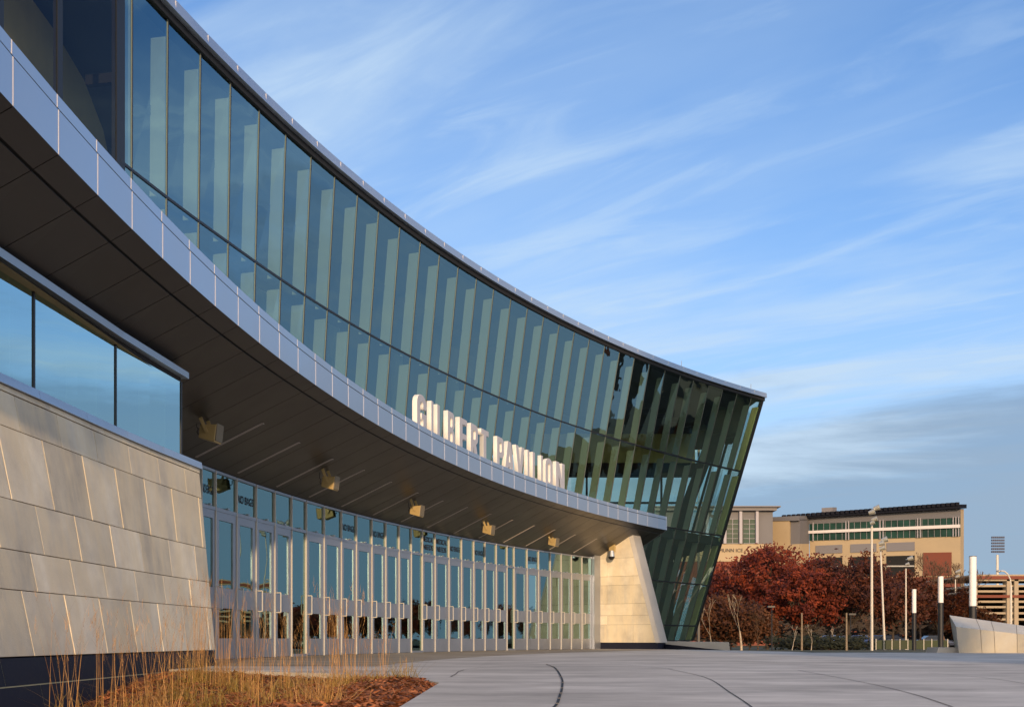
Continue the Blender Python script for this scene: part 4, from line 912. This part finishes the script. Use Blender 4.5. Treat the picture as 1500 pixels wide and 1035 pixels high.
# parking structure
M_pconc = mat("garage_concrete", (0.34, 0.27, 0.19), 0.8, var=.1, vscale=.4)
ZP = 150; kp = ZP/F; ox = W(1500, 900, ZP).x
root3 = empty("parking_structure", (ox, ZP, 0), "open parking structure with brick red bands behind the angular wall", "parking structure")
def G_(b, x0, x1, y0, y1, d0, d1): b.box((x0-HX)*kp-ox, d0, CZ+(HY-y1)*kp, (x1-HX)*kp-ox, d1, CZ+(HY-y0)*kp)
b = MB()
for x in (1427, 1476, 1487, 1540, 1600): G_(b, x-2.5 if x != 1481 else x, x+3.5, 848, 960, -.3, 1)
G_(b, 1425, 1640, 841, 843.2, -.4, 20); G_(b, 1425, 1640, 848, 850.5, -.3, .5)
b.build("concrete_frame", M_pconc, root3)
b = MB(); G_(b, 1425, 1640, 843.3, 847.9, -.5, .3); G_(b, 1425, 1640, 871, 875, -.4, .3); b.build("brick_band", M_brick, root3)
b = MB()
for k, y in enumerate((856, 864, 879, 887, 896, 905)): G_(b, 1428, 1640, y, y+3.0, .0, 18)
b.build("parking_deck", M_pconc, root3)
b = MB(); G_(b, 1427, 1640, 850, 960, 18.2, 18.6); b.build("rear_wall", M_void, root3)
# dark arena opposite the pavilion (outside the frame, seen in the glass)
root4 = empty("brick_arena", (118, 58, 0), "dark brick arena with a red roof edge across the plaza, seen in reflections", "building")
b = MB(); b.box(-20, -24, -1, 20, 24, 17)
for z_ in (2, 7, 12): b.box(-20.6, -24.6, z_, 20.6, 24.6, z_+.9)
b.build("wall", mat("dark_brick", (0.035, 0.03, 0.028), .9, var=.4, vscale=.2), root4)
b = MB(); b.box(-21, -25, 17.01, 21, 25, 19.2); b.build("roof", M_brick, root4)
for k in range(4):
    b = MB(); b.box(-20.3, -21+k*11, 3, -20.02, -14+k*11, 9); b.build("window", M_sand if k % 2 else M_grn, root4)

# unseen tower added behind the camera so its shadow darkens the leaning glass end
root5 = empty("added_shade_tower", (19.3, -54, 0), "unseen tall brick tower added behind the viewer on the right to shade the leaning glass end", "tower")
b = MB(); b.box(-3.0, -4, -1, 3.0, 4, 35); b.build("wall", M_brick, root5)
b = MB(); b.box(-3.3, -4.3, 35.01, 3.3, 4.3, 35.8); b.build("roof", M_gpan, root5)
for k in range(6): b = MB(); b.box(-1.2, 4.01, 3+k*4.6, 1.2, 4.06, 5.2+k*4.6); b.build("window", M_grn, root5)

# ------------------------------------------------------------------ trees
M_bark = mat("dark_bark", (0.05, 0.035, 0.025), .9); M_birch = mat("birch_bark", (0.55, 0.46, 0.36), .8, c2=(0.28, 0.22, 0.16), vscale=5); M_twig = mat("bare_twigs", (0.13, 0.075, 0.045), .9)
def leafmat(name, c1, c2):
    m = mat(name, c1, .7, c2=c2, vscale=.9, tone=.45, vdetail=3)
    nt = m.node_tree; n, l = nt.nodes, nt.links; b = n["Principled BSDF"]; tr = n.new("ShaderNodeBsdfTranslucent"); mx = n.new("ShaderNodeMixShader"); mx.inputs[0].default_value = .2
    l.new(b.inputs["Base Color"].links[0].from_socket, tr.inputs[0]); l.new(b.outputs[0], mx.inputs[1]); l.new(tr.outputs[0], mx.inputs[2]); l.new(mx.outputs[0], n["Material Output"].inputs[0]); return m
M_red = leafmat("crimson_leaves", (0.065, 0.008, 0.004), (0.26, 0.045, 0.010)); M_red2 = leafmat("brown_red_leaves", (0.04, 0.009, 0.004), (0.12, 0.030, 0.008)); M_rust = leafmat("rust_leaves", (0.06, 0.020, 0.007), (0.13, 0.045, 0.012)); M_dgrn = leafmat("dark_green_leaves", (0.010, 0.014, 0.006), (0.022, 0.026, 0.010))
def branch(b, rnd, p, d, ln, r, lv, tips, up=.25, spread=.65, kids=(2, 4), minr=.012):
    n = 3; q = p
    for k in range(n):
        d = (d+Vector((rnd.uniform(-1, 1), rnd.uniform(-1, 1), rnd.uniform(-.4, .8)))*.16).normalized(); p2 = q+d*ln/n; r2 = max(minr, r*.82)
        b.tube(q, p2, r, r2, 5 if r > .05 else 3, caps=False); q, r = p2, r2
        if lv <= 2: tips.append(q)
    if lv == 0: tips.append(q); return
    for k in range(rnd.randint(*kids)):
        dd = (d+Vector((rnd.uniform(-1, 1), rnd.uniform(-1, 1), rnd.uniform(-.5, .9)*1))*spread+Vector((0,0,up*.4))).normalized()
        branch(b, rnd, q, dd, ln*rnd.uniform(.62, .85), r*.68, lv-1, tips, up, spread, kids, minr)
def leafy(seed, H, Rr, crown0, nclump, per, lsize, lm, csize=.55, squash=1.0):
    rnd = random.Random(seed); tr = MB(); tips = []
    tr.tube((0,0,0), (0,0,crown0*1.2), .035*H*.55, .02*H*.6, 9); 
    centers = []
    for k in range(nclump):
        while True:
            x, y, z = rnd.uniform(-1, 1), rnd.uniform(-1, 1), rnd.uniform(-1, 1); rr = math.sqrt(x*x+y*y+z*z)
            if rr > 1 or rr < .25: continue
            lim = .78+.30*noise.noise(Vector((x*2.2+seed*3.1, y*2.2, z*2.2)))+.12*noise.noise(Vector((x*6, y*6+seed, z*6)))
            if rr < lim+.05 and (rr > .5 or rnd.random() < .45): break
        zz_ = crown0+(H-crown0)*(z*.5+.5)
        centers.append(Vector((x*Rr, y*Rr, zz_)))
    for k in range(min(26, nclump)):
        c = centers[k]; base = Vector((0, 0, crown0*.6+(c.z-crown0)*.45)); mid = base.lerp(c, .5)+Vector((0, 0, -.3)); tr.tube(base, mid, .12, .07, 5, caps=False); tr.tube(mid, c, .07, .02, 4, caps=False)
    lv = MB(); V, Fc, tn = lv.v, lv.f, lv.tone
    for c in centers:
        ct = rnd.random(); cs = csize*rnd.uniform(.6, 1.35)
        for q in range(per):
            o = Vector((rnd.gauss(0, 1), rnd.gauss(0, 1), rnd.gauss(0, .8)))*cs*.5+c
            u = Vector((rnd.uniform(-1, 1), rnd.uniform(-1, 1), rnd.uniform(-1, 1))).normalized(); v = u.orthogonal().normalized(); s = lsize*rnd.uniform(.6, 1.3); n0 = len(V)
            V.extend([tuple(o-u*s), tuple(o+v*s*.6), tuple(o+u*s), tuple(o-v*s*.6)]); Fc.append((n0, n0+1, n0+2, n0+3)); lv.m.append(0); tn.append(max(0, min(1, ct*.6+rnd.random()*.4)))
    return tr, lv
def put_leafy(name, loc, label, params, lm, group=None, rz=0.0):
    root = empty(name, loc, label, "tree", group, rz=rz); tr, lv = leafy(*params, lm); tr.build("trunk", M_bark, root); lv.build("crown", lm, root, tone=True); return root
def dup(root, loc, label, rz, s=1.0, group=None):
    r = root.copy(); col.objects.link(r); r.location = loc; r.rotation_euler = (0,0,rz); r.scale = (s, s, s); r['label'] = label
    for ch in root.children:
        c = ch.copy(); col.objects.link(c); c.parent = r
    return r
def tl(px, Z): return ((px-HX)*Z/F, Z, hgt(Z)-.1)
def hh_(py, Z): return (HY-py)*Z/F+CZ-hgt(Z)
tA = put_leafy("red_tree", tl(1124, 92), "largest crimson red tree, nearest to the leaning glass end", (1, hh_(792, 92), 5.6, 2.4, 340, 36, .15), M_red)
tB = put_leafy("red_tree", tl(1178, 86), "crimson red tree with lower orange branches behind the left wooden post", (2, hh_(822, 86), 3.6, 1.6, 210, 32, .145), M_red)
tC = put_leafy("red_tree", tl(1243, 88), "dark brownish red tree between the two wooden posts and the tallest pole", (3, hh_(803, 88), 4.4, 2.3, 270, 34, .145), M_red2)
tD = dup(tC, tl(1308, 97), "dark red tree behind the shorter floodlight pole", 2.0, .92)
tE_ = dup(tC, tl(1375, 104), "dark red tree behind the column lights", 4.0, .80)
tF = dup(tB, tl(1052, 100), "red tree partly hidden behind the leaning glass end", 1.0, 1.05)
tG = put_leafy("rust_tree", tl(1062, 82), "rust brown shrubby tree beside the glass end", (6, hh_(862, 82), 3.0, .6, 220, 26, .13), M_rust)
tH = dup(tG, tl(1098, 84), "low rust brown thicket under the largest red tree", 2.2, .80)
tI = dup(tG, tl(1425, 110), "rust brown tree in front of the parking structure", 3.2, 1.0)
tJ = dup(tC, tl(1215, 110), "dark tree filling the gap behind the left wooden post", 5.0, .95)
tK = put_leafy("evergreen_hedge", tl(1200, 75), "low dark hedge at the foot of the red trees", (8, 1.25, 2.6, .1, 120, 30, .10, M_dgrn, .3)[:7], M_dgrn)
tK['category'] = "hedge"; tK.scale = (1.6, .7, .8)
# background fill trees outside the frame to the right (seen in reflections)
rs = random.Random(9)
names_ = ["first", "second"]
for k in range(18):
    t = k/17; x, y = 56+64*t+rs.uniform(-2, 2), 120-46*t+rs.uniform(-3, 5)
    if (x-4)/y < .48: x = y*.48+5
    dup(tC if k % 2 else tB, (x, y, -.6), "dark brownish red tree beyond the right side of the plaza", rs.uniform(0, 6), rs.uniform(.55, .85))['group'] = "trees beyond the right side of the plaza"
# bare trees and birches
def bare(name, seed, loc, H, label, m, lv=5, r=.12, spread=.6, kids=(2, 3), two=False, tm=None, minr=.012, cat="tree"):
    rnd = random.Random(seed); root = empty(name, loc, label, cat); b = MB(); tips = []
    p = Vector((0,0,0)); d = Vector((rnd.uniform(-.1, .1), 0, 1))
    branch(b, rnd, p, d, H*.30, r, lv, tips, spread=spread, kids=kids, minr=minr); b.build("trunk", m, root, smooth=True); return root
bare("birch_tree", 21, tl(1086, 66), hh_(850, 66), "pale forked birch standing before the rust thicket", M_birch, 4, .085, .42, (2, 2), minr=.014)
bare("birch_tree", 22, tl(1042, 68), hh_(870, 68), "thin pale birch close to the leaning glass end", M_birch, 4, .06, .42, (2, 2), minr=.012)
bare("birch_tree", 23, tl(1160, 72), hh_(905, 72), "small pale birch left of the left wooden post", M_birch, 3, .05, .5, (2, 2), minr=.012)
bare("birch_tree", 24, tl(1188, 72), hh_(905, 72), "small pale birch right of the left wooden post", M_birch, 3, .05, .5, (2, 2), minr=.012)
bare("birch_tree", 25, tl(1218, 76), hh_(905, 76), "small pale birch midway between the wooden posts", M_birch, 3, .055, .4, (2, 2), minr=.012)
bare("bare_tree", 31, tl(1385, 98), hh_(808, 98), "bare brown tree between the two right column lights", M_twig, 6, .17, .6, (2, 3), minr=.018)
bare("bare_tree", 32, tl(1418, 108), hh_(830, 108), "bare brown tree directly behind the tallest column light", M_twig, 6, .15, .62, (2, 3), minr=.02)
bare("bare_tree", 33, tl(1348, 110), hh_(845, 110), "bare brown tree behind the leftmost column light", M_twig, 6, .14, .6, (2, 3), minr=.018)
bare("bare_tree", 34, tl(1070, 88), hh_(880, 88), "bare brown thicket beside the glass end", M_twig, 6, .08, .7, (2, 3), minr=.012)
bare("bare_tree", 35, tl(1110, 80), hh_(895, 80), "low bare thicket under the largest red tree", M_twig, 6, .07, .75, (2, 3), minr=.012)
bare("bare_tree", 36, tl(1270, 82), hh_(898, 82), "low bare thicket left of the tallest floodlight pole", M_twig, 5, .07, .75, (2, 3), minr=.012)

# ------------------------------------------------------------------ cars
M_cblue = mat("blue_car_paint", (0.015, 0.06, 0.22), .25, .3, coat=.6); M_cblk = mat("dark_car_paint", (0.012, 0.02, 0.05), .25, .3, coat=.6); M_cgl = mat("car_glass", (0.01, 0.012, 0.015), .08); M_tyre = mat("tyre_rubber", (0.015, 0.015, 0.015), .8); M_rim = mat("wheel_rim", (.08, .08, .09), .5, .3); M_hl = mat("headlight_lens", (.75, .72, .65), .15)
def car(loc, rz, label, paint):
    root = empty("parked_car", loc, label, "car", "cars parked beyond the lawn", rz=rz)
    prof = [(-2.2, .35), (-2.25, .75), (-1.95, .95), (-1.3, 1.0), (-.7, 1.42), (.6, 1.45), (1.25, 1.02), (2.05, .88), (2.25, .62), (2.2, .32)]
    b = MB(); n = len(prof)
    lay = [(-.86, 1.0), (-.80, 1.0), (.80, 1.0), (.86, 1.0)]
    for s_, yv in ((0, -.85), (1, .85)):
        pass
    pts = [[Vector((x, yv*(1 if z < 1.0 else .86), z)) for x, z in prof] for yv in (-.86, .86)]
    for k in range(n-1): b.face([pts[0][k], pts[0][k+1], pts[1][k+1], pts[1][k]])
    b.face(pts[0][::-1]); b.face(pts[1]); b.face([pts[0][-1], pts[0][0], pts[1][0], pts[1][-1]]); b.build("body", paint, root)
    b = MB()
    for s_ in (-1, 1): b.face([(-1.15, s_*.868, 1.03), (1.1, s_*.868, 1.03), (.55, s_*.755, 1.38), (-.68, s_*.755, 1.36)])
    b.face([(1.22, -.7, 1.06), (1.22, .7, 1.06), (.66, .62, 1.42), (.66, -.62, 1.42)]); b.face([(-1.28, -.7, 1.03), (-.74, -.62, 1.40), (-.74, .62, 1.40), (-1.28, .7, 1.03)]); b.build("window", M_cgl, root)
    for x in (-1.35, 1.35):
        for s_ in (-1, 1):
            b = MB(); b.tube((x, s_*.70, .33), (x, s_*.89, .33), .33, n=18); wh = b.build("wheel", M_tyre, root); b = MB(); b.tube((x, s_*.88, .33), (x, s_*.90, .33), .2, n=12); b.build("rim", M_rim, wh)
    for s_ in (-1, 1): b = MB(); b.obox((2.22, s_*.62, .68), (.06, 0, 0), (0, .17, 0), (0, 0, .08)); b.build("headlight", M_hl, root)
    return root
for px, Z, rz, lab, pm in ((1214, 150, -.1, "bright blue parked car seen left of the middle birch trunks", M_cblue), (1242, 158, .1, "dark parked car behind the right wooden post", M_cblk), (1261, 145, -.5, "blue parked car with bright headlights left of the tallest pole", M_cblue), (1288, 150, -.2, "blue parked car between the two tallest floodlight poles", M_cblue), (1307, 140, -.4, "dark blue parked car nearest to the green fence", M_cblk), (1366, 155, 0.0, "dark parked car between the two left column lights", M_cblk)):
    Z2_ = Z*.85; car((*tl(px, Z2_)[:2], hgt(Z2_)), rz, lab, pm)
# green mesh fence
M_mesh = mat("green_mesh", (0.035, 0.045, 0.02), .8, var=.3, vscale=1.2)
root = empty("mesh_fence", (W(1330, 950, 72).x, 72, hgt(72)), "low green mesh fence behind the column lights", "fence")
b = MB(); x0, x1 = W(1283, 950, 72).x-root.location.x, W(1388, 950, 72).x-root.location.x
b.box(x0, -.01, .05, x1, .01, .62); b.build("mesh_panel", M_mesh, root)
for k in range(10):
    x = x0+(x1-x0)*k/9; b = MB(); b.tube((x, -.03, 0), (x, -.03, .7), .025, n=6); b.build("post", M_pole, root)
# distant low tree line
tr, lv = leafy(40, 7, 60, .5, 700, 20, .5, M_rust, 2.2)
for i, v in enumerate(lv.v): lv.v[i] = (v[0]*1.6+60, v[1]*.25+175, v[2]-1)
o = lv.build("distant_woods", leafmat("dusky_leaves", (0.012, 0.008, 0.005), (0.035, 0.018, 0.010)), tone=True); tag(o, "brown autumn woods massed far behind the parked cars", "woods", kind='stuff')

# ------------------------------------------------------------------ planting bed
M_mulch = mat("mulch_soil", (0.075, 0.022, 0.010), .95, c2=(0.17, 0.05, 0.018), vscale=14, bump=.8, bscale=35)
def bedz(x, y):
    e = min(1.0, max(0.0, (-0.68-x)/1.2)); f = min(1, max(0, (y-2)/3))
    s = -.33*max(0, min(1, (-x-1.2)/3.2))*max(0.0, min(1.0, (14.3-y)/3.0))
    return -.035+.06*e*(1-e)*2+s+.022*noise.noise(Vector((x*2.2, y*2.2, 0)))+.014*noise.noise(Vector((x*7, y*7, 3)))
def bed_in(x, y):
    if x > -.68 or y < 1 or x < wx(min(y, 17.2))+.55: return False
    if y <= 10.55: return True
    for (xa, ya), (xb, yb) in zip(bed[2:], bed[3:]):
        if xb <= x <= xa: return y < ya+(yb-ya)*(x-xa)/(xb-xa)-.0
    return y < 15.15
mb = MB(); st = .12; nx_, ny_ = int(5.0/st), int(15.5/st)
idx = {}
for j in range(ny_+1):
    for i in range(nx_+1):
        x, y = -.69-i*st, 1.0+j*st; yb = y
        if x > -4.66:
            for (xa, ya), (xb, yb2) in zip(bed[2:], bed[3:]):
                if xb <= x <= xa: lim = ya+(yb2-ya)*(x-xa)/(xb-xa)
        else: lim = 15.2
        yv = min(y, lim) ; idx[i, j] = len(mb.v); mb.v.append((x, yv, bedz(x, yv)))
for j in range(ny_):
    for i in range(nx_):
        q = (idx[i, j], idx[i, j+1], idx[i+1, j+1], idx[i+1, j])
        if abs(mb.v[q[0]][1]-mb.v[q[1]][1]) < .01 and abs(mb.v[q[3]][1]-mb.v[q[2]][1]) < .01: continue
        mb.f.append(q); mb.m.append(0); mb.tone.append(.5)
tag(mb.build("planting_bed", M_mulch, smooth=True), kind='structure')
M_chip = mat("bark_chips", (0.15, 0.045, 0.016), .85, c2=(0.38, 0.13, 0.042), vscale=9, tone=.5)
rnd = random.Random(77); mb = MB()
cnt = 0
while cnt < 17000:
    x, y = -.70-rnd.random()*4.0, 5.2+rnd.random()**1.2*10
    if not bed_in(x, y): continue
    cnt += 1; z = bedz(x, y)+rnd.uniform(.0, .028); a = rnd.uniform(0, 6.28); ln, wdd = rnd.uniform(.018, .055), rnd.uniform(.005, .012); u = Vector((math.cos(a), math.sin(a), rnd.uniform(-.5, .5)))*ln; v = Vector((-math.sin(a), math.cos(a), rnd.uniform(-.7, .7)))*wdd
    mb.ct = rnd.random(); c = Vector((x, y, z)); mb.face([c-u-v*.6, c+u-v, c+u*.9+v, c-u+v]); 
tag(mb.build("bark_mulch", M_chip, tone=True), "reddish brown bark mulch covering the planting bed", "mulch", kind='stuff')
M_straw = mat("golden_grass", (0.34, 0.17, 0.055), .7, c2=(0.52, 0.30, 0.10), vscale=3, tone=.35); M_gg = mat("olive_grass", (0.20, 0.15, 0.03), .7, c2=(0.42, 0.27, 0.06), vscale=4, tone=.35)
def blade(mb, rnd, p, h, lean_, wdd, seg=6, curl=.3):
    a = rnd.uniform(0, 6.28); d = Vector((math.cos(a), math.sin(a), 0)); sdv = Vector((math.cos(a+1.57+rnd.uniform(-.6,.6)), math.sin(a+1.57), 0)); prev = None; mb.ct = rnd.random()
    for k in range(seg+1):
        t = k/seg; q = p+d*(lean_*t+curl*lean_*t*t*1.5)*h+Vector((0, 0, h*(t-.12*curl*t*t))); wv = sdv*wdd*(1-t*.85)
        if prev: mb.face([prev[0]-prev[1], prev[0]+prev[1], q+wv, q-wv])
        prev = (q, wv)
    return q
def clump(loc, nt, nl, ht, hl, label, seed, spread=.09):
    rnd = random.Random(seed); root = empty("ornamental_grass", loc, label, "grass", "ornamental grasses in the planting bed")
    mb = MB()
    for k in range(int(nl*1.25)):
        p = Vector((rnd.gauss(0, spread), rnd.gauss(0, spread), -.03)); blade(mb, rnd, p, hl*rnd.uniform(.5, 1.2), rnd.uniform(.1, .9), .0032, 5, rnd.uniform(.2, 1.2))
    mb.build("leaves", M_gg if seed % 3 else M_straw, root, tone=True)
    if nt:
        mb = MB()
        for k in range(int(nt*1.3)):
            p = Vector((rnd.gauss(0, spread*.6), rnd.gauss(0, spread*.6), -.03)); q = blade(mb, rnd, p, ht*rnd.uniform(.6, 1.1), rnd.uniform(.02, .22), .0024, 8, rnd.uniform(.0, .5))
            for s in range(4): blade(mb, rnd, q-Vector((0,0,.03*s)), rnd.uniform(.04, .09), .5, .0015, 2, .1)
        mb.build("stalks", M_straw, root, tone=True)
    return root
def gx(px, Y): x = (px-HX)*Y/F; return (x, Y, bedz(x, Y))
spec = [(97, 8.2, 16, 18, .95, .35, "straw coloured grass clump at the lower left corner of the frame, before the dark plinth"),
        (180, 9.4, 14, 24, .85, .3, "thin grass clump before the dark plinth, second from the left"),
        (222, 10.3, 22, 60, 1.0, .34, "golden grass clump at the left edge of the red mulch"),
        (262, 11.6, 20, 90, 1.0, .36, "bushy golden clump against the plinth with stalks crossing the stone wall"),
        (292, 13.4, 40, 150, 1.25, .42, "tall dense golden clump at the right end of the stone wall"),
        (326, 13.0, 26, 110, 1.2, .38, "tall golden clump before the first visible door"),
        (352, 12.2, 16, 80, 1.0, .33, "golden clump with stalks before the second visible door"),
        (300, 9.0, 12, 100, .55, .26, "low olive green tuft in the middle of the mulch"),
        (370, 9.9, 22, 70, .95, .25, "upright straw clump before the third visible door"),
        (418, 11.9, 16, 60, .85, .26, "slim straw clump with fanned stalks before the fourth door"),
        (382, 7.9, 8, 60, .5, .24, "short straw tuft at the bottom edge left of the green tuft"),
        (478, 7.4, 10, 150, .40, .22, "yellow green tuft at the bottom edge of the frame"),
        (500, 10.6, 34, 80, .95, .25, "densest straw clump with many upright stalks in the middle of the bed"),
        (446, 12.6, 12, 50, .8, .24, "thin straw clump near the back edge of the bed"),
        (527, 12.2, 14, 50, .7, .26, "feathery straw clump leaning right near the back edge"),
        (556, 11.3, 14, 60, .6, .22, "small olive tuft with a few stalks near the tip of the bed"),
        (590, 11.4, 6, 60, .28, .26, "short green arching tuft nearest to the tip of the bed"),
        (240, 7.6, 10, 60, .7, .25, "straw clump at the bottom edge of the frame on the left"),
        (150, 7.3, 10, 30, .8, .28, "sparse straw clump at the bottom edge before the plinth"),
        (430, 9.0, 8, 70, .4, .2, "low tangled straw tuft left of the yellow green tuft")]
for k, (px, Y, nt, nl, ht, hl, lab) in enumerate(spec): clump(gx(px, Y), nt, nl, ht, hl, lab, 100+k)
# fallen straw
rnd = random.Random(5); mb = MB()
for k in range(900):
    x, y = -.8-rnd.random()*3.6, 6.2+rnd.random()*8
    if bed_in(x, y):
        mb.ct = rnd.random(); a = rnd.uniform(0, 6.28); c = Vector((x, y, bedz(x, y)+.03)); u = Vector((math.cos(a), math.sin(a), rnd.uniform(-.1, .25)))*rnd.uniform(.05, .14); v = Vector((-math.sin(a), math.cos(a), 0))*.003; mb.face([c-u-v, c+u-v, c+u+v, c-u+v])
tag(mb.build("fallen_straw", M_straw, tone=True), "loose straw stems lying on the mulch", "straw", kind='stuff')
